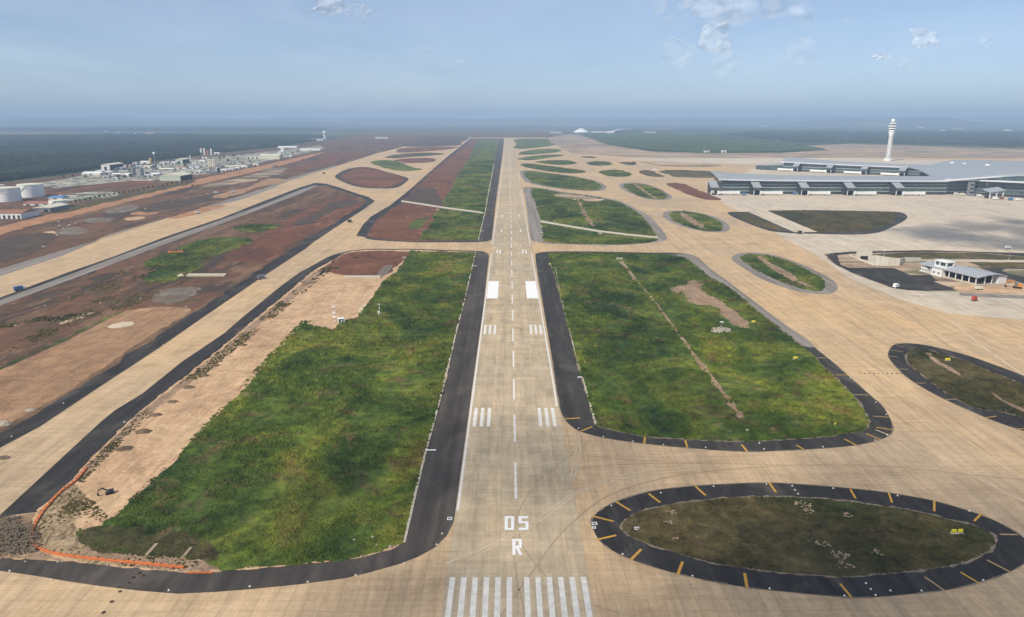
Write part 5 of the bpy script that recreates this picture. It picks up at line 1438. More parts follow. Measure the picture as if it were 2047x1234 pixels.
fr = rows2[0]
b_ = MB()
for i in range(len(fr) - 1):
    p, r_ = fr[i], fr[i + 1]
    b_.bar((p.x - HX, p.y - HY - .5, p.z - .8), (r_.x - HX, r_.y - HY - .5, r_.z - .8), 1.6, 3.2)
b_.build('fascia', 'fascia', hall)
for px, py, h in ((1903, 326.5, 36), (1928, 328.5, 37), (1974, 331, 44)):
    x, y, z = Gh(px, py, h)
    MB().lathe((x - HX, y - HY, z + .3), [(5, 0), (4.2, 1.5), (.5, 2.4)], 12).build('skylight', 'lamp_white', hall)
fl = [Vector(G(1888, 389.5)), Vector(G(1950, 391)), Vector(G(2047, 396.5)), Vector(G(2200, 404)), Vector(G(2450, 416))]
eh = [26.5, 31, 37, 45, 50]
for i in range(4):
    a, c_ = fl[i], fl[i + 1]
    n = max(3, int((c_ - a).length / 13))
    ang = math.atan2(c_.y - a.y, c_.x - a.x)
    for k in range(n):
        t = (k + .5) / n
        p = a + (c_ - a) * t
        H_ = eh[i] + (eh[i + 1] - eh[i]) * t
        for z0, z1, mt in ((0.8, 5.0, 'dark_metal'), (6.2, 12.4, 'glass'), (13.6, 19.6, 'glass'), (20.8, 27, 'glass'), (30.5, H_ + 1, 'glass')):
            if z1 - z0 > 1.5:
                MB().box((0, 0, 0), ((c_ - a).length / n - .6, .3, z1 - z0)).build('pane', mt, hall).matrix_local = Matrix.Translation((p.x - HX, p.y - HY + 8, (z0 + z1) / 2)) @ Matrix.Rotation(ang, 4, 'Z')
    for z_ in (5.6, 13.0, 20.2):
        MB().bar((a.x - HX, a.y - HY + 7.5, z_), (c_.x - HX, c_.y - HY + 7.5, z_), 1.0, 1.0).build('spandrel', 'mid_metal', hall)
    MB().bar((a.x - HX, a.y - HY + 2, 29), (c_.x - HX, c_.y - HY + 2, 29), 16, 2.4).build('canopy', 'fascia', hall)
    MB().bar((a.x - HX, a.y - HY + 14, 14), (c_.x - HX, c_.y - HY + 14, 14), 9, 28).build('core', 'dark_opening', hall)
o = empty('stair_tower', G(1938, 392) + (0.14,), 0, 'grey stair tower with three dark openings before the hall glass', 'tower')
MB().box((0, 0, 13), (8.5, 8, 26)).build('shaft', 'mid_metal', o)
for k in range(3):
    MB().box((0, -4.05, 7 + 7.2 * k), (6.5, .2, 2.6)).build('opening', 'dark_opening', o)
o = empty('gate_canopy', G(1978, 396) + (0.14,), 0.1, 'grey slanted gate canopy on columns at the hall foot', 'canopy')
MB().add([(-12, -14, 11), (18, -14, 14.5), (18, 6, 19), (-12, 6, 15), (-12, -14, 12), (18, -14, 15.5), (18, 6, 20), (-12, 6, 16)], [(3, 2, 1, 0), (4, 5, 6, 7), (0, 1, 5, 4), (1, 2, 6, 5), (3, 0, 4, 7)]).build('roof', 'terminal_roof', o)
for x_ in (-10, 3, 16):
    MB().box((x_, -12, 6), (1.3, 1.3, 12)).build('column', 'white_metal', o)
MB().box((-8, -4, 5), (6, 8, 10)).build('core', 'dark_metal', o)

# control tower
ct = empty('control_tower', G(1774.5, 322) + (0.1,), 0, 'tall white control tower with stacked ring decks and dome', 'tower')
MB().lathe((0, 0, 0), [(8.2, 0), (6.6, 30), (6.0, 84), (9.8, 98), (9.8, 100)], 24).build('shaft', 'white_metal', ct, True)
for k in range(12):
    a = k * math.pi / 6
    MB().bar((8.0 * math.cos(a), 8.0 * math.sin(a), 0), (6.2 * math.cos(a), 6.2 * math.sin(a), 86), 1.0).build('rib', 'mid_metal' if k % 2 else 'white_metal', ct)
MB().lathe((0, 0, 0), [(14, 0), (14, 8), (12, 9)], 20).build('podium', 'white_wall', ct)
for k, (z_, r1, r2, r3) in enumerate(((101, 10.2, 9.6, 8.4), (109, 12, 11.4, 8.8), (117, 13.6, 12.4, 8.8), (126, 11.6, 10, 5.6))):
    d = MB().lathe((0, 0, z_), [(r1 * .9, 0), (r1, 1.4), (r2, 2.6), (r3, 4.4)], 28).build('deck', 'white_metal', ct)
    MB().lathe((0, 0, z_ + 4.3), [(r3 * .92, 0), (r3 * .92, 4.4)], 28).build('window_band', 'glass', d)
MB().lathe((0, 0, 131.5), [(3, 0), (5.2, 1.5), (6.2, 5), (5.6, 8.5), (3.5, 11), (.3, 12.2)], 20).build('dome', 'lamp_white', ct, True)
MB().lathe((0, 0, 143.5), [(.4, 0), (.15, 9)], 6).build('mast', 'white_metal', ct)

# construction clutter at the hall foot
VEH = {}
def truck(label, px, py, rz, body, L=8.5, group=None, cab='white_metal', Wd=2.5, Hh=3.0):
    x, y = G(px, py)
    o = empty('truck', (x, y, 0.2), rz, label, 'truck', group)
    MB().box((-L * .12, 0, 0.9 + Hh / 2), (L * .72, Wd, Hh)).build('cargo_box', body, o)
    c_ = MB().box((L * .38, 0, 1.85), (L * .22, Wd * .96, 2.1), 0, .9).build('cab', cab, o)
    MB().box((L * .49, 0, 2.3), (0.12, Wd * .8, .8)).build('windscreen', 'glass', c_)
    MB().box((0, 0, .75), (L * .95, Wd * .7, .35)).build('chassis', 'dark_metal', o)
    for wx in (-L * .36, -L * .2, L * .36):
        for sy in (-1, 1):
            w_ = MB()
            for k in range(10):
                pass
            w_.lathe((0, 0, 0), [(.55, -.18), (.55, .18)], 10)
            wo = w_.build('wheel', 'tyre', o)
            wo.rotation_euler = (math.pi / 2, 0, 0); wo.location = (wx, sy * Wd * .46, .55)
    return o
TR = [(1899, 387.5, 'dark_metal', 0, 'dark two-deck site container at the hall foot'), (1912, 390.5, 'white_metal', 0.2, 'white truck left of the stair tower'), (1924, 391.5, 'cream_metal', 0, 'cream truck just left of the stair tower'), (1950, 392.5, 'mid_metal', .3, 'grey truck just right of the stair tower'),
      (1958, 394, 'white_metal', 0, 'white truck left of the gate canopy'), (1990, 399.5, 'white_metal', 0, 'white truck under the gate canopy'), (2003, 399, 'rust', .2, 'rusty truck right of the gate canopy'), (2021, 401, 'truck_blue', 0, 'blue truck near the right frame edge at the hall'), (2036, 402, 'white_metal', .1, 'white truck at the right frame edge by the hall'),
      (1489, 391, 'truck_blue', 0, 'small blue truck left of the second gate'), (1590, 389.5, 'truck_blue', 0, 'blue truck at the third gate'), (1645, 389, 'white_metal', 0, 'white truck between third and fourth gates'), (1684, 388.5, 'truck_blue', 0, 'blue truck at the fourth gate'), (1862, 388.5, 'white_metal', 0, 'white truck near the right end of the front pier')]
for px, py, bm_, rz, lab in TR:
    truck(lab, px, py, rz, bm_, 11, 'trucks by the terminal', Hh=4)
truck('dark truck on the grass island road by the apron', 1600, 468, 0.2, 'dark_metal', 7)
truck('blue box truck on the far left taxiway edge', 40, 581, 0.9, 'truck_blue', 9)
truck('white truck beside the far left taxiway', 396, 428, 0.8, 'white_metal', 8)
truck('small dark truck on the near left taxiway', 524, 558.5, 0.7, 'mid_metal', 8)
truck('dark truck on the taxiway past the brown island', 648, 348, 0.8, 'dark_metal', 9)
truck('dark truck at the fork of the left taxiways', 700, 445, 0.6, 'dark_metal', 7)
truck('white truck on the haul road beyond the upper ovals', 1310, 342, 0.3, 'white_metal', 14, Hh=5)
truck('dark truck beside the small ovals near the far apron', 1268, 326.5, 0.2, 'dark_metal', 14, Hh=4)
truck('white van on the dark asphalt at the right frame edge', 2015, 498.5, 0.1, 'white_metal', 7)
truck('white truck on the brown ground above the far left taxiway', 432, 387, 0.5, 'white_metal', 8)
truck('red truck on the pale dust right of the station', 1948, 602, 0.4, 'truck_red', 5)
truck('white pick-up at the edge of the dark station lot', 1791, 576, 0.5, 'white_metal', 6)
truck('white truck at the upper end of the far left taxiway road', 467, 385.5, 0.6, 'white_metal', 8)

# ================================================================== FIRE STATION
a = Vector(G(1951, 571)); far_ = Vector(G(1841, 543.5)); rt = Vector(G(2008, 573))
d = far_ - a; Ls = d.length
ang = math.atan2(d.y, d.x)
fs_ = empty('fire_station', (a.x, a.y, 0.3), ang, 'long station building with grey sheet roof, open bays and white lookout cab', 'building')
Wd = 30.0      # local x along the length, local -y is the far (right) side
sgn = -1
Hh = 8.0
rf_ = MB()
prof = [(2.5, Hh - .4), (-8, Hh + 1.2), (-17, Hh + 1.6), (-27, Hh + .4), (-Wd - 1, Hh - 0.6)]
for i in range(len(prof) - 1):
    (y0, z0), (y1, z1) = prof[i], prof[i + 1]
    x1 = Ls + 2 if y1 > -20 else Ls * .62
    rf_.add([(-3, y0, z0), (x1, y0, z0), (x1, y1, z1), (-3, y1, z1), (-3, y0, z0 - .6), (x1, y0, z0 - .6), (x1, y1, z1 - .6), (-3, y1, z1 - .6)], [(3, 2, 1, 0), (4, 5, 6, 7), (0, 1, 5, 4), (1, 2, 6, 5), (3, 0, 4, 7)])
rf_.build('roof', 'grey_roof', fs_)
for k in range(18):
    x_ = -2 + k * (Ls + 3) / 18
    sm = MB()
    for i in range(2):
        sm.bar((x_, prof[i][0], prof[i][1] + .1), (x_, prof[i + 1][0], prof[i + 1][1] + .1), .18, .16)
    sm.build('roof_seam', 'fascia', fs_)
MB().box((Ls / 2 + 2, -Wd / 2 - 1, Hh / 2 - .6), (Ls - 8, Wd - 6, Hh - 1.4)).build('inner_wall', 'dark_opening', fs_)
MB().box((Ls / 2, -Wd / 2, .35), (Ls + 3, Wd + 3, .7)).build('plinth', 'cast_concrete', fs_)
for k in range(9):
    MB().box((k * Ls / 8.6, .8, Hh / 2), (.7, .7, Hh - .6)).build('column', 'white_wall', fs_)
for k in range(3):
    MB().box((-1, -8 - 8 * k, Hh / 2), (.6, .6, Hh - .4)).build('column', 'white_wall', fs_)
MB().box((1.5, -Wd + 3, 3.6), (7, 9, 7)).build('store_room', 'white_wall', fs_)
MB().box((Ls * .93, -2, 2.6), (Ls * .13, 7, 5.0)).build('end_room', 'white_wall', fs_)
for k in range(3):
    MB().box((Ls * .89 + 3 * k, 1.6, 3.0), (1.3, .2, 1.2)).build('window', 'dark_opening', fs_)
tx = Ls * 0.66
MB().box((tx, 1.0, 3.4), (12, 5, 6.6), 0, .93).build('lookout_base', 'white_wall', fs_)
for k in (-1, 1):
    MB().box((tx + 2.6 * k, 3.45, 3.4), (1.7, .3, 1.4)).build('window', 'dark_opening', fs_)
cab_ = MB()
for x_ in (-6.2, 1.2, 6.2):
    cab_.box((tx + x_, -.5, 11.2), (1.0, 1.0, 5.0))
    cab_.box((tx + x_, -8.5, 11.2), (1.0, 1.0, 5.0))
cab_.box((tx, -4.5, 9.0), (13.4, 9.2, 1.6)); cab_.box((tx, -4.5, 13.9), (14, 10, 1.0))
cab_.build('lookout_cab', 'white_metal', fs_)
MB().box((tx, -4.5, 11.4), (11.8, 7.6, 4.0)).build('cab_glass', 'glass', fs_)

# flagpole / light mast, excavator, blocks by the station
def mast(label, px, py, h, name='light_mast'):
    x, y = G(px, py)
    o = empty(name, (x, y, 0.2), 0, label, 'mast')
    MB().lathe((0, 0, 0), [(.35, 0), (.2, h)], 8).build('pole', 'mid_metal', o)
    MB().box((0, 0, h), (2.6, .8, .5)).build('head', 'white_metal', o)
    MB().lathe((0, 0, 0), [(.9, 0), (.9, .6)], 8).build('footing', 'cast_concrete', o)
    return o
mast('thin light mast behind the station near the right frame edge', 2017, 521, 11)
mast('light mast standing before the lower gate canopy', 1969, 396, 26)
mast('thin mast on the grass strip by the underpass', 1767, 511, 5)
def excavator(label, px, py, rz, sc_=1.0, paint='machine_orange'):
    x, y = G(px, py)
    o = empty('excavator', (x, y, 0.3), rz, label, 'excavator')
    o.scale = (sc_,) * 3
    for s_ in (-1, 1):
        MB().add([(-2.2, s_ * 1.3 - .35, .1), (2.2, s_ * 1.3 - .35, .1), (2.6, s_ * 1.3 - .35, .6), (2.1, s_ * 1.3 - .35, 1.1), (-2.1, s_ * 1.3 - .35, 1.1), (-2.6, s_ * 1.3 - .35, .6),
                  (-2.2, s_ * 1.3 + .35, .1), (2.2, s_ * 1.3 + .35, .1), (2.6, s_ * 1.3 + .35, .6), (2.1, s_ * 1.3 + .35, 1.1), (-2.1, s_ * 1.3 + .35, 1.1), (-2.6, s_ * 1.3 + .35, .6)],
                 [(0, 1, 2, 3, 4, 5), (11, 10, 9, 8, 7, 6)] + [(i, (i + 1) % 6 + 0, (i + 1) % 6 + 6, i + 6) for i in range(6)]).build('track', 'tyre', o)
    MB().box((-.6, 0, 2.0), (4.0, 2.6, 1.5), 0, .94).build('house', paint, o)
    MB().box((.9, .75, 2.5), (1.4, 1.1, 1.9)).build('cab', 'glass', o)
    bo = MB(); bo.bar((1.2, -.2, 2.4), (4.0, -.2, 5.0), .6, .8); bo.bar((4.0, -.2, 5.0), (6.2, -.2, 4.0), .5, .6)
    bo.build('boom', paint, o)
    MB().bar((6.2, -.2, 4.0), (6.8, -.2, 1.4), .45, .5).build('stick', paint, o)
    MB().box((6.6, -.2, .9), (1.1, 1.2, 1.0), 0, 1.2).build('bucket', 'dark_metal', o)
    return o
excavator('orange excavator digging right of the station', 2033, 577, 2.6, 1.3)
excavator('dark silhouetted excavator on the pale soil strip at lower left', 220, 988, 3.7, 0.6, 'dark_metal')
excavator('orange excavator on the stony ground above the far left taxiway', 385, 372, 0.3, 1.2)
truck('beige site container beside the station front', 1956, 580, 0.12, 'cream_metal', 6, None, 'cream_metal', 2.4, 2.2)

plain('pale_concrete', (0.70, 0.66, 0.55), 0.85, var=0.08)
# ================================================================== UNDERPASS
up = empty('underpass_portal', G(1745, 527) + (0.2,), 0, 'pale concrete underpass portal with retaining walls beside the dark lot', 'underpass')
UX, UY = up.location.x, up.location.y
def loc(px, py): 
    x, y = G(px, py); return (x - UX, y - UY)
def wallstrip(name, pts, h0, h1, mat, t=0.8):
    L_ = [loc(*p) for p in pts]
    b_ = MB()
    for i in range(len(L_) - 1):
        t0 = i / (len(L_) - 1); t1 = (i + 1) / (len(L_) - 1)
        za, zb = h0 + (h1 - h0) * t0, h0 + (h1 - h0) * t1
        (xa, ya), (xb, yb) = L_[i], L_[i + 1]
        b_.add([(xa, ya, 0), (xb, yb, 0), (xb, yb, zb), (xa, ya, za), (xa, ya + t, 0), (xb, yb + t, 0), (xb, yb + t, zb), (xa, ya + t, za)], [(0, 1, 2, 3), (3, 2, 6, 7), (7, 6, 5, 4), (0, 3, 7, 4), (1, 5, 6, 2)])
    return b_.build(name, mat, up)
wp = F4([(1050, 500), (1300, 505), (1540, 500), (1640, 440), (1950, 415)])
wallstrip('retaining_wall', wp, 10.5, 3.5, 'pale_concrete')
wallstrip('wing_wall', F4([(560, 300), (700, 370), (850, 430), (1040, 500)]), 1.2, 2.2, 'pale_concrete')
wallstrip('head_wall', F4([(700, 345), (1000, 340)]), 6.2, 6.6, 'pale_concrete')
wallstrip('side_wall', F4([(930, 420), (1050, 495)]), 6.0, 10.0, 'pale_concrete')
x0, y0 = loc(*F4([(770, 385)])[0]); x1, y1 = loc(*F4([(940, 395)])[0])
MB().box(((x0 + x1) / 2, y0 - .5, 2.0), (x1 - x0, .5, 3.6)).build('opening', 'dark_opening', up)
for k in range(10):
    i = k / 10 * 3.99; j = int(i); f_ = i - j
    pa, pb = wp[j], wp[j + 1]
    x_, y_ = loc(pa[0] + (pb[0] - pa[0]) * f_, pa[1] + (pb[1] - pa[1]) * f_)
    MB().box((x_, y_ - .06, (10.5 - 7 * i / 4) / 2), (.25, .2, 10.2 - 7 * i / 4)).build('joint_strip', 'kerb', up)

# ================================================================== FIELD EQUIPMENT
# glide slope mast and hut
x, y = G(669, 645)
o = empty('antenna_mast', (x, y, 0.25), 0, 'white and red banded antenna mast beside the small equipment hut', 'antenna')
for k in range(7):
    for i in (-1, 1):
        MB().box((i * .75, 0, .95 + 1.9 * k), (.28, .28, 1.9)).build('mast_section', 'white_metal' if k % 2 == 0 else 'silo_red', o)
    MB().bar((-.75, 0, 1.9 * k), (.75, 0, 1.9 * k + 1.8), .16).build('brace', 'white_metal', o)
for k in (4.0, 7.2, 11.6):
    MB().box((0, -.5, k), (2.6, .35, .9)).build('antenna_panel', 'white_metal', o)
x, y = G(682, 646)
o = empty('equipment_hut', (x, y, 0.3), 0.35, 'small white equipment hut with dark louvres at the field edge', 'hut')
MB().box((0, 0, 1.6), (4.2, 3.2, 3.0)).build('wall', 'dark_metal', o)
MB().box((0, 0, 3.25), (4.8, 3.8, .35)).build('roof', 'white_metal', o)
for i in (-1, 1):
    for j in (-1, 1):
        MB().box((i * 2.0, j * 1.5, 1.6), (.7, .7, 3.1)).build('corner_post', 'white_metal', o)
MB().box((0.2, -1.65, 1.3), (1.1, .12, 2.3)).build('door', 'white_metal', o)
x, y = G(759, 631)
o = empty('weather_station', (x, y, 0.4), 0, 'slim white weather mast on a tripod in the left field', 'instrument')
MB().lathe((0, 0, 0), [(.12, 0), (.08, 9)], 6).build('pole', 'white_metal', o)
for k in range(3):
    a_ = k * 2.09
    MB().bar((1.6 * math.cos(a_), 1.6 * math.sin(a_), 0), (0, 0, 3.0), .2).build('leg', 'white_metal', o)
MB().box((-.9, 0, 2.4), (1.1, .8, 1.1)).build('screen_box', 'white_metal', o)
MB().box((0, 0, 8.4), (.9, .3, .8)).build('vane', 'white_metal', o)
MB().box((0, 0, 5.5), (.7, .3, .9)).build('panel', 'white_metal', o)

# guidance signs
def sign(label, px, py, w=3.0, rz=0.0):
    x, y = G(px, py)
    o = empty('guidance_sign', (x, y, 0.35), rz, label, 'sign', 'yellow guidance signs')
    MB().box((0, 0, 1.0), (w, .35, 1.1)).build('panel', 'yellow_plastic', o)
    for i in (-1, 1):
        MB().box((i * w * .35, 0, .25), (.15, .3, .5)).build('leg', 'dark_metal', o)
    MB().box((0, -.05, .05), (w + .6, 1.0, .1)).build('footing', 'cast_concrete', o)
sign('yellow guidance sign by the right field edge near the bare soil patch', 1506, 646, 2.6)
sign('yellow guidance sign in the grass at the right field edge, mid way down', 1590, 719, 2.6)
sign('yellow guidance sign in the bottom right corner of the right field', 1669, 853, 2.0, .8)
sign('yellow guidance sign on the oval at the right edge', 1894, 722, 3.0)
sign('left half of the yellow sign pair on the near oval', 1906, 1068, 1.7)
sign('right half of the yellow sign pair on the near oval', 1919, 1067.5, 1.6)
sign('small yellow sign by the runway shoulder at the top of the right field', 1099, 530, 1.8)

# white marker boards by the shoulders
def board(label, px, py, L, rz=0.0):
    x, y = G(px, py)
    o = empty('marker_board', (x, y, 0.35), rz, label, 'marker', 'white marker boards')
    MB().box((0, 0, .55), (L, .7, .28)).build('panel', 'lamp_white', o)
    for i in (-1, 1):
        MB().box((i * L * .36, 0, .2), (.2, .4, .42)).build('leg', 'white_metal', o)
board('long white marker board across the left shoulder beside the near grass', 861, 903.5, 4.8)
board('white marker board at the top end of the left shoulder', 948, 533.5, 4.6)
board('white marker board on the right shoulder edge mid way', 1159, 757, 2.6)
board('white marker board on the upper left shoulder', 963, 463, 4.0)
board('white marker board on the upper right shoulder', 1083, 466, 3.6)

# low edge lights
lp = empty('edge_light', (0, 0, 0))
MB().lathe((0, 0, 0), [(.40, 0), (.40, .08), (.25, .14)], 12).build('base_plate', 'cast_concrete', lp)
MB().lathe((0, 0, .1), [(.18, 0), (.20, .15), (.12, .28), (.03, .34)], 10).build('lamp', 'lamp_white', lp)
first = [True]
def light_row(pts, fmt, group):
    for k, p in enumerate(pts):
        o = lp if first[0] else copy_tree(lp)
        first[0] = False
        x, y = G(*p)
        o.location = (x, y, 0.21)
        tag(o, fmt % ORD[k], 'edge light', group)
light_row(B3([(1905, 662), (1862, 748), (1610, 895), (1225, 990), (848, 1042), (392, 1078)]) + B2([(1330, 715), (410, 635), (78, 562)]), '%s white edge light from the runway along the bottom left shoulder', 'bottom left edge lights')
light_row(B5([(230, 414), (595, 320), (985, 272), (1375, 254), (1565, 268)]) + B6([(390, 286), (865, 341), (1395, 455)]), '%s white edge light from the left along the near oval upper rim', 'near oval upper lights')
light_row(B5([(313, 772), (828, 934), (1398, 1027), (1950, 1080)]) + B6([(702, 1076), (812, 1043), (1042, 1044), (1497, 966)]), '%s white edge light from the left along the near oval lower rim', 'near oval lower lights')
light_row(B6([(107, 299), (130, 327)]), '%s inset light of the pair below the near oval upper rim', 'near oval pair lights')
light_row(B6([(632, 988), (667, 1031)]), '%s inset light of the pair inside the near oval lower rim', 'near oval lower pair lights')
light_row(B8([(395, 890), (597, 958), (840, 997), (1090, 1025), (1435, 1047), (1875, 1012), (1912, 1060)]), '%s white edge light from the runway along the right field lower rim', 'right field lower lights')
light_row(B7([(350, 1048), (780, 993), (878, 950), (872, 780), (785, 680), (575, 482), (350, 270)]), '%s white edge light along the right field corner, counted from below', 'right field corner lights')
light_row(B1([(92, 212), (985, 98)]) + A7([(420, 1015), (820, 1140), (1080, 628)]), '%s pale light on the fresh black shoulders of the left taxiway', 'left taxiway lights')

# access covers on shoulders
def cover(label, px, py, s_=1.6):
    x, y = G(px, py)
    o = empty('access_cover', (x, y, 0.21), 0, label, 'cover', 'access covers')
    b_ = MB()
    for i in (-1, 1):
        b_.box((i * s_ / 2, 0, .06), (.22, s_ + .2, .1)); b_.box((0, i * s_ / 2, .06), (s_ - .2, .22, .1))
    b_.build('frame', 'lamp_white', o)
    MB().box((0, 0, .03), (s_ - .3, s_ - .3, .05)).build('lid', 'mid_metal', o)
cover('square access cover on the left tip of the near oval collar', 1188.5, 1048, 1.7)
cover('second access cover just below the first on the near oval tip', 1187.5, 1056, 1.1)
cover('pale access cover on the left shoulder where it starts to curve', 899, 1038, 1.6)
o = MB().prism(smooth(ground(RF_pad), 3), 0.3, 0.75).build('concrete_pad', 'rubble')
tag(o, 'pale oval gravel pad in the right field below the bare soil', 'pad')
mast('short thin post behind the pale oval pad in the right field', 1442, 655, 4, 'marker_post')

# culvert heads
def culvert(label, px, py, w, rz=0.0, holes=2):
    x, y = G(px, py)
    o = empty('culvert_head', (x, y, 0.3), rz, label, 'culvert')
    MB().box((0, 0, .8), (w, .6, 1.6)).build('head_wall', 'cast_concrete', o)
    MB().box((0, -1.2, .1), (w, 2.0, .2)).build('apron_slab', 'cast_concrete', o)
    for k in range(holes):
        MB().box(((k - (holes - 1) / 2) * w * .3, -.32, .75), (w * .2, .1, 1.0)).build('pipe_mouth', 'dark_opening', o)
culvert('culvert head with two dark pipe mouths at the top of the right field', 1238, 518.5, 6)
culvert('culvert head with dark mouth on the ditch beside the service track', 1199, 468, 5, 0, 1)
culvert('culvert head at the top of the ditch in the upper right field', 1149, 400, 5, 0, 1)
culvert('small culvert mouth at the dirt corner of the left field', 808, 516.5, 4, .5, 1)
culvert('small culvert on the ditch of the upper left field', 875, 420, 4, 0, 1)

# concrete platforms on bare soil
def platform(label, px, py, w, d_, h, rz=0):
    x, y = G(px, py)
    o = empty('concrete_slab', (x, y, 0.25), rz, label, 'slab')
    n = 6
    for k in range(n):
        MB().box(((k + .5) * w / n - w / 2, 0, h / 2), (w / n - .1, d_, h)).build('block', 'cast_concrete', o)
    MB().box((0, d_ / 2 + .3, h / 2 + .15), (w, .4, h + .3)).build('kerb', 'cream_metal', o)
platform('long pale concrete slab across the dirt strip left of the grass', 724, 556.5, 34, 3.5, 1.6)
platform('pale concrete slab on red soil between the left taxiways', 413, 552.5, 36, 5, 1.4)

# orange tarp heap and orange barrier
x, y = G(352, 505)
o = empty('tarp_heap', (x, y, 0.3), .2, 'bright orange tarpaulin heap beside the green patch', 'tarp')
b_ = MB()
for k in range(7):
    b_.box((-7 + 2.3 * k, random.uniform(-.8, .8), .6), (2.6, random.uniform(2.5, 4), random.uniform(.8, 1.6)), random.uniform(-.4, .4), .7)
b_.build('tarp_sheet', 'orange_plastic', o)
BR = [(173, 937), (152, 962), (122, 985), (91.4, 1018), (71, 1048.6), (63, 1069), (63, 1083), (77, 1097), (107, 1107.5), (162.6, 1116.5), (228.6, 1123.5), (305, 1130.5), (368, 1137)]
pts = smooth_open(ground(BR), 8)
o = empty('safety_barrier', (pts[0][0], pts[0][1], 0.27), 0, 'long orange plastic barrier curving round the lower left dirt corner', 'barrier')
bx, by = pts[0]
for i in range(len(pts) - 1):
    a_, c_ = pts[i], pts[i + 1]
    MB().bar((a_[0] - bx, a_[1] - by, .28), (c_[0] - bx, c_[1] - by, .28), 0.95, .55).build('barrier_panel', 'orange_plastic', o)
    if i % 2 == 0:
        MB().box((a_[0] - bx, a_[1] - by, .65), (.25, .25, 1.3)).build('stake', 'timber', o)
x, y = G(400, 1148)
o = empty('safety_barrier', (x, y, .27), -.05, 'short orange barrier piece lying on the bottom left shoulder edge', 'barrier')
for k in range(4):
    MB().bar((-4.4 + 2.2 * k, .1 * k, .2), (-2.3 + 2.2 * k, .1 * (k + 1), .2), .6, .35).build('barrier_panel', 'orange_plastic', o)

# timber boards lying on the scrub
for (a_, c_), lab in zip(prs(B2, [((1150, 445), (1235, 350)), ((1440, 462), (1505, 380))]), ('left of two pale timber boards on the scrub', 'right of two pale timber boards on the scrub')):
    pa, pb = G(*a_), G(*c_)
    o = empty('timber_board', (pa[0], pa[1], .42), 0, lab, 'board', 'timber boards')
    for k in range(3):
        MB().bar((-.35 + .38 * k, 0, .1), (pb[0] - pa[0] - .35 + .38 * k, pb[1] - pa[1], .1), .34, .14).build('plank', 'timber', o)

# rocks and rubble
def rock_mesh(seed, mat='rubble'):
    rng = random.Random(seed)
    bm = bmesh.new(); bmesh.ops.create_icosphere(bm, subdivisions=1, radius=1)
    for v in bm.verts: v.co = v.co * rng.uniform(.65, 1.25); v.co.z *= .6
    me = bpy.data.meshes.new('rock'); bm.to_mesh(me); bm.free()
    me.materials.append(MATS[mat]); return me
RM = [rock_mesh(i) for i in range(4)]; RD = [rock_mesh(10 + i, 'earth_dark') for i in range(3)]
def rocks(pts, fmt, group, size, dark=False, z=.3):
    for k, p in enumerate(pts):
        x, y = G(*p)
        o = inst('rock', (RD if dark else RM)[k % 3], None, (x, y, z), random.random() * 6, [size * random.uniform(.7, 1.3)] * 3)
        tag(o, fmt % ORD[k], 'rock', group)
rocks(B2([(1095, 580), (1120, 600), (1045, 615), (1015, 655), (930, 690), (945, 725), (880, 805), (815, 890)]), '%s lump from the top in the broken line across the bottom left shoulder', 'broken line lumps', .6, True)
rocks(B3([(1360, 695), (1215, 715), (1390, 762), (1270, 845), (1500, 770)]), '%s pale rock in the grass corner by the left shoulder', 'grass corner rocks', .5, z=.6)
rocks(B2([(345, 440), (460, 490), (200, 490), (850, 515), (960, 520), (1230, 545), (1490, 555)]), '%s pale stone from the left along the barrier foot', 'barrier foot stones', .5)
def heap(label, px, py, r, n, seed, group='timber heaps'):
    x, y = G(px, py)
    o = empty('timber_heap', (x, y, .35), 0, label, 'heap', group)
    rg = random.Random(seed)
    for k in range(n):
        a_ = rg.gauss(0.2, .9); rr = r * math.sqrt(rg.random()); t_ = rg.random() * 6.28
        cx, cy = rr * math.cos(t_) * 1.3, rr * math.sin(t_)
        L_ = rg.uniform(.4, 1.1); z_ = .1 + .6 * (1 - rr / r) * rg.random()
        MB().bar((cx, cy, z_), (cx + L_ * math.cos(a_), cy + L_ * math.sin(a_), z_ + rg.uniform(-.05, .3)), rg.uniform(.2, .5), .14).build('plank', 'pale_timber' if rg.random() < .6 else 'timber', o)
plain('pale_timber', (0.29, 0.22, 0.14), 0.9, var=0.25, scale=2)
HE = [(B6([(165, 410)])[0], 2.6, 26, 'broad heap of pale planks at the top of the near oval'), (B6([(200, 462)])[0], 1.8, 18, 'bright plank heap just below the broad heap on the near oval'), (B6([(492, 488)])[0], 1.4, 12, 'small plank heap in the upper middle of the near oval'),
      (B6([(300, 695)])[0], 2.2, 18, 'flat scatter of planks in the middle of the near oval'), (B6([(430, 790)])[0], 2.4, 24, 'large plank heap near the lower rim of the near oval'), (B6([(480, 860)])[0], 2.0, 16, 'grey plank scatter at the lower rim of the near oval'), (B6([(712, 765)])[0], 1.7, 14, 'plank stack right of the large heap on the near oval'),
      (B5([(660, 465)])[0], 1.7, 14, 'yellowish brush heap in the upper left of the near oval'), (B5([(648, 545)])[0], 1.2, 8, 'small brush heap below the yellowish one on the near oval'), (B5([(690, 660)])[0], 1.0, 8, 'small brush bits in the lower left of the near oval')]
for k, ((px, py), r_, n_, lab) in enumerate(HE): heap(lab, px, py, r_, n_, k)
cover('pale square slab at the left end of the near oval grass', *B5([(418, 582)])[0], 1.5)
rocks(A8([(580, 945)]) + B8([(1775, 910), (1985, 895)]), '%s pale lump lying in the open grass fields', 'field lumps', .7, z=.6)
rocks([(1720 + 9 * k, 747.5) for k in range(10)], '%s dark block from the left in the row across the right taxiway', 'dark block row', .55, True, .25)
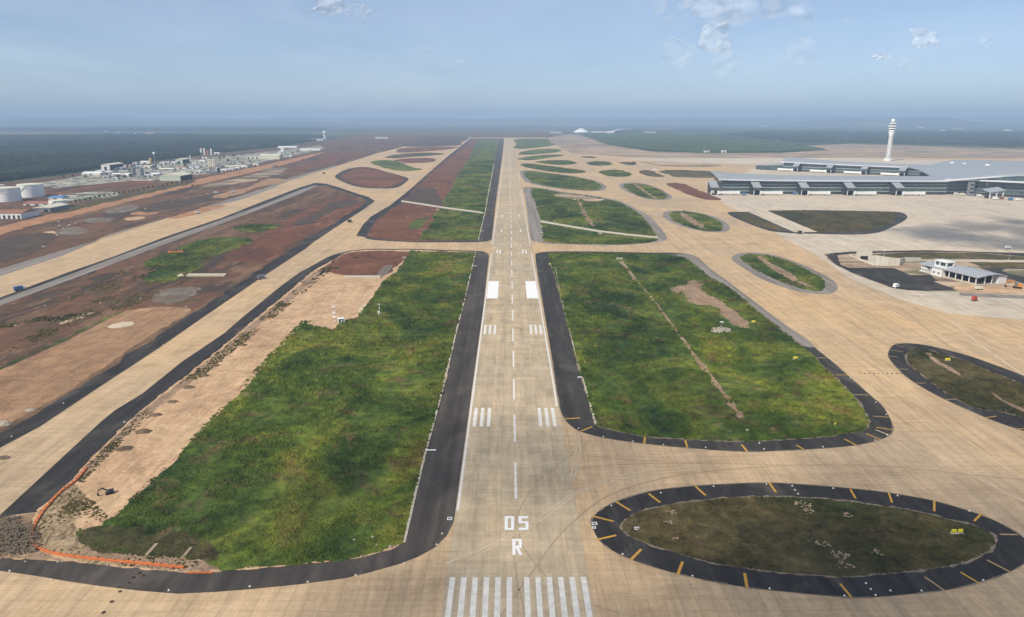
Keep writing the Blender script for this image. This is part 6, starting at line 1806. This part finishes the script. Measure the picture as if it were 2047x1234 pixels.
rocks(A7([(95, 358), (300, 370), (1020, 135), (1195, 170), (105, 500), (665, 350), (930, 325), (1230, 378)]), '%s pale stone on the brown ground between the left taxiways', 'brown ground stones', 1.1)
rocks([(308 + 10 * k + (k * 37 % 7), 404 - 1.6 * k + (k * 53 % 5)) for k in range(13)], '%s white stone from the left in the line above the far left taxiway', 'white stone line', 1.7)
rocks([(120, 452), (127, 458), (140, 451), (118, 444), (152, 447), (88, 494), (131, 461), (290, 418)], '%s pale lump on the dark ground below the dirt road', 'dark ground lumps', 2.2)
# dark soil mounds along the dirt strip
def mound(name, label, px, py, wpx, h, mat, group=None):
    x, y = G(px, py); r = wpx / scl(py) / 2
    n = 12; vs, fs = [(0, 0, h)], []
    for ri, (rr, zz) in enumerate(((.35, .85), (.7, .45), (1.0, 0))):
        for i in range(n):
            a_ = 2 * math.pi * i / n
            j = random.uniform(.8, 1.2)
            vs.append((r * rr * j * math.cos(a_), .7 * r * rr * j * math.sin(a_), h * zz * random.uniform(.7, 1.3) - (.1 if rr == 1 else 0)))
    for i in range(n):
        fs.append((0, 1 + i, 1 + (i + 1) % n))
        for q_ in (0, 1):
            a_, b2 = 1 + q_ * n + i, 1 + q_ * n + (i + 1) % n
            fs.append((a_, a_ + n, b2 + n, b2))
    o = MB().add(vs, fs).build(name, mat); o.location = (x, y, .27)
    return tag(o, label, 'mound', group)
make_earth('mound_soil', [(0.3, (0.11, 0.075, 0.048)), (0.7, (0.22, 0.15, 0.095))], 0.15, .6, .8)
for k, (px, py, w_) in enumerate(((486, 691, 20), (429, 732, 22), (409, 752, 20), (378, 775, 26), (346, 804, 24), (312, 831, 26), (287, 864, 34), (249, 898, 34))):
    mound('soil_mound', '%s dark soil mound down the dirt strip beside the black shoulder' % ORD[k], px, py, w_, .9, 'mound_soil', 'dirt strip mounds')
mound('spoil_heap', 'small pale rubble heap at the left frame edge by the upper black shoulder', 8, 848, 36, 1.6, 'rubble')
mound('spoil_heap', 'grey rubble heap beside the upper black shoulder at left', 61, 821, 22, 1.2, 'rubble')
mound('spoil_heap', 'grey debris blob on the near left taxiway at the frame edge', 6, 916, 30, .5, 'earth_gravel')
mound('spoil_heap', 'pale heap at the left end of the slab between left taxiways', 362, 552, 16, 2, 'earth_pale')
MATS['orange_plastic'].node_tree.nodes['Principled BSDF'].inputs['Roughness'].default_value = 0.9
plain('grey_wood', (0.20, 0.165, 0.12), 0.9, var=0.4, scale=1.2)
# debris heap at bottom left
hp = mound('debris_heap', 'grey tangle of uprooted wood and rubble at the bottom left edge', 18, 1080, 120, 1.7, 'mound_soil')
rng = random.Random(4); b_ = MB(); c2 = MB()
hx, hy = G(18, 1080)
for k in range(700):
    px, py = rng.uniform(-40, 66), rng.uniform(1038, 1116)
    if px > 40 and (py < 1050 or py > 1108): continue
    x, y = G(px, py)
    a_ = rng.gauss(.1, .9); L_ = rng.uniform(.5, 2.6)
    z_ = max(.15, 1.5 - 1.5 * (((px - 18) / 70) ** 2 + ((py - 1080) / 50) ** 2)) + rng.uniform(0, .5)
    (b_ if k % 3 else c2).bar((x - hx, y - hy, z_), (x - hx + L_ * math.cos(a_), y - hy + L_ * math.sin(a_), z_ + rng.uniform(-.3, .3)), rng.uniform(.08, .32))
b_.build('branches', 'grey_wood', hp)['kind'] = 'stuff'; c2.build('roots', 'earth_gravel', hp)['kind'] = 'stuff'

# person standing on the runway
x, y = G(1041.5, 662.5)
bm = bmesh.new()
J = [((0, 0, .92), .15), ((0, 0, 1.18), .16), ((0, 0, 1.42), .17), ((0, 0, 1.53), .06), ((0, .01, 1.68), .115),
     ((-.1, 0, .88), .1), ((-.11, .02, .48), .075), ((-.12, 0, .06), .055), ((.1, 0, .88), .1), ((.12, -.05, .48), .075), ((.14, -.08, .06), .055),
     ((-.2, 0, 1.42), .07), ((-.26, .02, 1.14), .05), ((-.25, -.06, .88), .04), ((.2, 0, 1.42), .07), ((.27, .0, 1.14), .05), ((.26, -.08, .88), .04), ((-.12, -.13, .03), .045), ((.14, -.2, .03), .045)]
E = [(0, 1), (1, 2), (2, 3), (3, 4), (0, 5), (5, 6), (6, 7), (0, 8), (8, 9), (9, 10), (2, 11), (11, 12), (12, 13), (2, 14), (14, 15), (15, 16), (7, 17), (10, 18)]
me = bpy.data.meshes.new('person'); me.from_pydata([j[0] for j in J], E, [])
me.materials.append(MATS['cloth_dark'])
po = link(bpy.data.objects.new('person', me))
po.modifiers.new('skin', 'SKIN'); po.modifiers.new('sub', 'SUBSURF').levels = 1
for i, j in enumerate(J):
    me.skin_vertices[0].data[i].radius = (j[1], j[1])
me.skin_vertices[0].data[0].use_root = True
po.location = (x, y, .2)
tag(po, 'person in dark clothes standing on the runway right of the centreline', 'person')

# containers and parked machines cluttering the works yard
CM = [MB().box((0, 0, 1.3), (6, 2.5, 2.6)).mesh('container', mt) for mt in ('white_metal', 'white_metal', 'cream_metal', 'mid_metal', 'rust', 'dark_metal')]
DM = MB().box((0, -1.26, 1.3), (4.6, .06, 2.0)).mesh('door', 'mid_metal')
YL = [(190, 356), (300, 354), (400, 351), (450, 344), (520, 331), (500, 322), (440, 326), (385, 330), (330, 330), (270, 337), (215, 344)]
yp = ground(YL); rg = random.Random(12); spots = []
while len(spots) < 60:
    px, py = rg.uniform(190, 520), rg.uniform(322, 357)
    x, y = G(px, py)
    if inside(np.array([x]), np.array([y]), yp)[0]: spots.append((px, py))
spots.sort()
CN = ['white', 'white', 'cream', 'grey', 'rusty', 'dark']
seen = [0] * 6
seq = [rg.randrange(6) for _ in spots]; w_ = 0
for (px, py), c_ in zip(spots, seq):
    kind = CN[c_]
    idx = sum(1 for q_ in seq[:w_] if CN[q_] == kind); w_ += 1
    x, y = G(px, py)
    o = inst('container', CM[c_], None, (x, y, .12), rg.choice((0, 0, 1.57, .3)), [rg.uniform(1.2, 2.6)] * 3)
    inst('door', DM, o)
    tag(o, '%s %s container from the left in the cluttered works yard' % (ORD[idx], kind), 'container', 'loose containers in the works yard')

# ------------------------------------------------------------------ the hazy air over the whole country
m = bpy.data.materials.new('haze_air'); m.use_nodes = True; MATS['haze_air'] = m
nt = m.node_tree
nt.nodes.remove(nt.nodes['Principled BSDF'])
pv = nt.nodes.new('ShaderNodeVolumePrincipled')
pv.inputs['Color'].default_value = (0.53, 0.73, 1.0, 1)
pv.inputs['Density'].default_value = 0.0001
pv.inputs['Anisotropy'].default_value = 0.0
nt.links.new(pv.outputs[0], nt.nodes['Material Output'].inputs['Volume'])
hz = MB().box((0, 0, 199.5), (88000, 88000, 401)).build('haze', 'haze_air')
tag(hz, 'pale blue haze filling the air over the airfield and far plain', 'haze', kind='stuff')

# ------------------------------------------------------------------ clouds
def ray(px, py, dist):
    x = (px - 1023.5) / 1400.0; y = -(py - 617.0) / 1400.0
    cp, sp_ = math.cos(PITCH), math.sin(PITCH)
    f, u = cp + y * sp_, -sp_ + y * cp
    f, x = (f * math.cos(YAW) - x * math.sin(YAW), x * math.cos(YAW) + f * math.sin(YAW))
    v = Vector((x, f, u)); v *= dist / f
    return Vector((CAM_X, 0, CAM_H)) + v
def cloud_mat(name, alpha, breakup=True):
    m = bpy.data.materials.new(name); m.use_nodes = True; MATS[name] = m
    nt = m.node_tree
    b = nt.nodes['Principled BSDF']
    b.inputs['Base Color'].default_value = (0.96, 0.96, 0.97, 1)
    b.inputs['Roughness'].default_value = 1.0
    b.inputs['Specular IOR Level'].default_value = 0.0
    tr = nt.nodes.new('ShaderNodeBsdfTransparent')
    m2 = nt.nodes.new('ShaderNodeMixShader'); m2.inputs[0].default_value = alpha
    if breakup:
        tc = nt.nodes.new('ShaderNodeTexCoord')
        f = noise(nt, tc.outputs['Generated'], 3.2, 6, 0.65, 0.5)
        nt.links.new(ramp(nt, f, [(0.30, 0.0), (0.68, alpha)]), m2.inputs[0])
    nt.links.new(tr.outputs[0], m2.inputs[1]); nt.links.new(b.outputs[0], m2.inputs[2])
    nt.links.new(m2.outputs[0], nt.nodes['Material Output'].inputs['Surface'])
cloud_mat('cloud_faint', 0.14); cloud_mat('cloud_mid', 0.32); cloud_mat('cloud_dense', 0.19, False); cloud_mat('cloud_veil', 0.16); cloud_mat('cloud_thin', 0.08, False)
def cloud(label, px, py, wpx, hpx, dist, mat, seed, n=40, shape=None):
    c = ray(px, py, dist); w = wpx / 1400 * dist; h = hpx / 1400 * dist
    rg = random.Random(seed); bm = bmesh.new()
    for k in range(n):
        t = rg.gauss(0, .42); t = max(-1, min(1, t))
        prof = (1 - t * t) ** .5 if shape is None else shape(t)
        r = rg.uniform(.07, .24) * min(w, h * 1.6) * (.4 + .6 * prof)
        p = Vector((t * w * .45, rg.uniform(-.3, .3) * w * .5, -h * .4 + rg.random() * h * .8 * prof))
        M = Matrix.Translation(p) @ Matrix.Rotation(rg.uniform(-.6, .6), 4, 'Y') @ Matrix.Diagonal((r * rg.uniform(1, 1.7), r * 1.2, r * rg.uniform(.5, 1), 1))
        bmesh.ops.create_icosphere(bm, subdivisions=2, radius=1, matrix=M)
    me = bpy.data.meshes.new('cloud'); bm.to_mesh(me); bm.free()
    me.materials.append(MATS[mat])
    o = link(bpy.data.objects.new('cloud', me)); o.location = c
    md = o.modifiers.new('fuse', 'REMESH'); md.mode = 'VOXEL'; md.voxel_size = min(w, h) / 18; md.use_smooth_shade = True
    ms = o.modifiers.new('soften', 'SMOOTH'); ms.factor = 0.9; ms.iterations = 10
    return tag(o, label, 'cloud', 'clouds')
cloud('bright white cloud cut by the top frame edge left of the runway line', 655, 6, 75, 34, 15000, 'cloud_mid', 1)
cloud('faint ragged cloud right of the bright one at the top edge', 722, 22, 60, 22, 15000, 'cloud_faint', 2)
cloud('faint wisp in the middle of the left half of the sky', 852, 100, 46, 14, 19000, 'cloud_faint', 3)
cloud('small wisp right of the middle wisps', 925, 121, 26, 10, 19000, 'cloud_faint', 4)
cloud('low faint wisp left of the middle wisps', 740, 147, 46, 10, 22000, 'cloud_faint', 5)
cloud('thin wisp below the middle wisps', 820, 149, 40, 8, 22000, 'cloud_faint', 6)
cloud('flat puffy cloud left of the tallest cumulus', 1357, 106, 76, 42, 16000, 'cloud_faint', 7)
cloud('tallest bright cumulus puff right of centre', 1432, 74, 64, 62, 16000, 'cloud_mid', 8, 34)
cloud('trailing faint cloud hanging below the tallest cumulus', 1445, 125, 66, 48, 17000, 'cloud_faint', 9)
cloud('peaked triangular cloud between the cumulus and the tower', 1600, 95, 90, 84, 17000, 'cloud_faint', 10, 34, lambda t: max(.15, 1 - abs(t) * 1.6))
cloud('flat little cloud left above the control tower', 1764, 113, 54, 12, 18000, 'cloud_mid', 11)
cloud('bright slanting cloud above the control tower', 1846, 74, 56, 32, 16000, 'cloud_mid', 12)
cloud('faint cloud right below the slanting cloud', 1818, 128, 50, 20, 18000, 'cloud_faint', 13)
cloud('small puff near the right frame edge', 1972, 83, 28, 16, 16000, 'cloud_faint', 14)
cloud('broad thin veil of high cloud at the top right', 1490, 14, 420, 60, 30000, 'cloud_veil', 15, 40)
def over_cloud(label, gx, gy, rx, ry, alt, mat, seed, n):
    c = Vector((gx, gy, 0)) + SUNV * (alt / SUNV.z)
    rg = random.Random(seed); bm = bmesh.new()
    for k in range(n):
        a = rg.random() * 6.28; q = math.sqrt(rg.random())
        r = rg.uniform(.16, .55) * min(rx, ry) * (1.15 - .7 * q)
        M = Matrix.Translation((rx * q * math.cos(a), ry * q * math.sin(a), rg.uniform(0, 90))) @ Matrix.Diagonal((r * rg.uniform(.8, 1.5), r, r * .6, 1))
        bmesh.ops.create_icosphere(bm, subdivisions=2, radius=1, matrix=M)
    me = bpy.data.meshes.new('cloud'); bm.to_mesh(me); bm.free()
    me.materials.append(MATS[mat])
    o = link(bpy.data.objects.new('cloud', me)); o.location = c
    return tag(o, label, 'cloud', 'clouds')
ax, ay = G(2080, 474)
over_cloud('cumulus overhead whose shadow lies on the apron before the hall', ax + 20, ay - 5, 240, 135, 1000, 'cloud_dense', 3, 60)
ax, ay = G(1600, 1215)
over_cloud('unseen cloud overhead added to dim the lower right taxiways', ax + 20, ay + 5, 300, 120, 1000, 'cloud_thin', 5, 70)  # out of view, placed and widened so its shade darkens the foreground

# ------------------------------------------------------------------ the milky high veil over the whole sky
m = bpy.data.materials.new('high_veil'); m.use_nodes = True; MATS['high_veil'] = m
nt = m.node_tree
nt.nodes.remove(nt.nodes['Principled BSDF'])
tl = nt.nodes.new('ShaderNodeBsdfTranslucent'); tl.inputs[0].default_value = (0.84, 0.93, 1.0, 1)
tr = nt.nodes.new('ShaderNodeBsdfTransparent'); ms = nt.nodes.new('ShaderNodeMixShader')
f = noise(nt, pos(nt, (1, .5, 1)), 0.00006, 5, 0.6, 0.8)
nt.links.new(ramp(nt, f, [(0.3, 0.10), (0.7, 0.22)]), ms.inputs[0])
nt.links.new(tr.outputs[0], ms.inputs[1]); nt.links.new(tl.outputs[0], ms.inputs[2])
nt.links.new(ms.outputs[0], nt.nodes['Material Output'].inputs['Surface'])
R_ = 130000.0
vb = MB(); prof = [(R_, -400), (R_ * .97, 500), (R_ * .9, 1600), (R_ * .75, 3600), (R_ * .55, 5800), (R_ * .3, 7400), (R_ * .1, 7950)]
vs, fs = [], []
for r_, z_ in prof:
    for i in range(64): vs.append((r_ * math.cos(i * math.pi / 32), r_ * math.sin(i * math.pi / 32), z_))
for j in range(len(prof) - 1):
    for i in range(64): fs.append((j * 64 + i, j * 64 + (i + 1) % 64, (j + 1) * 64 + (i + 1) % 64, (j + 1) * 64 + i))
fs.append(tuple((len(prof) - 1) * 64 + i for i in range(64)))
o = vb.add(vs, fs).build('cloud_veil', 'high_veil', None, True)
tag(o, 'thin milky veil of high cloud over the whole sky', 'cloud', kind='stuff')
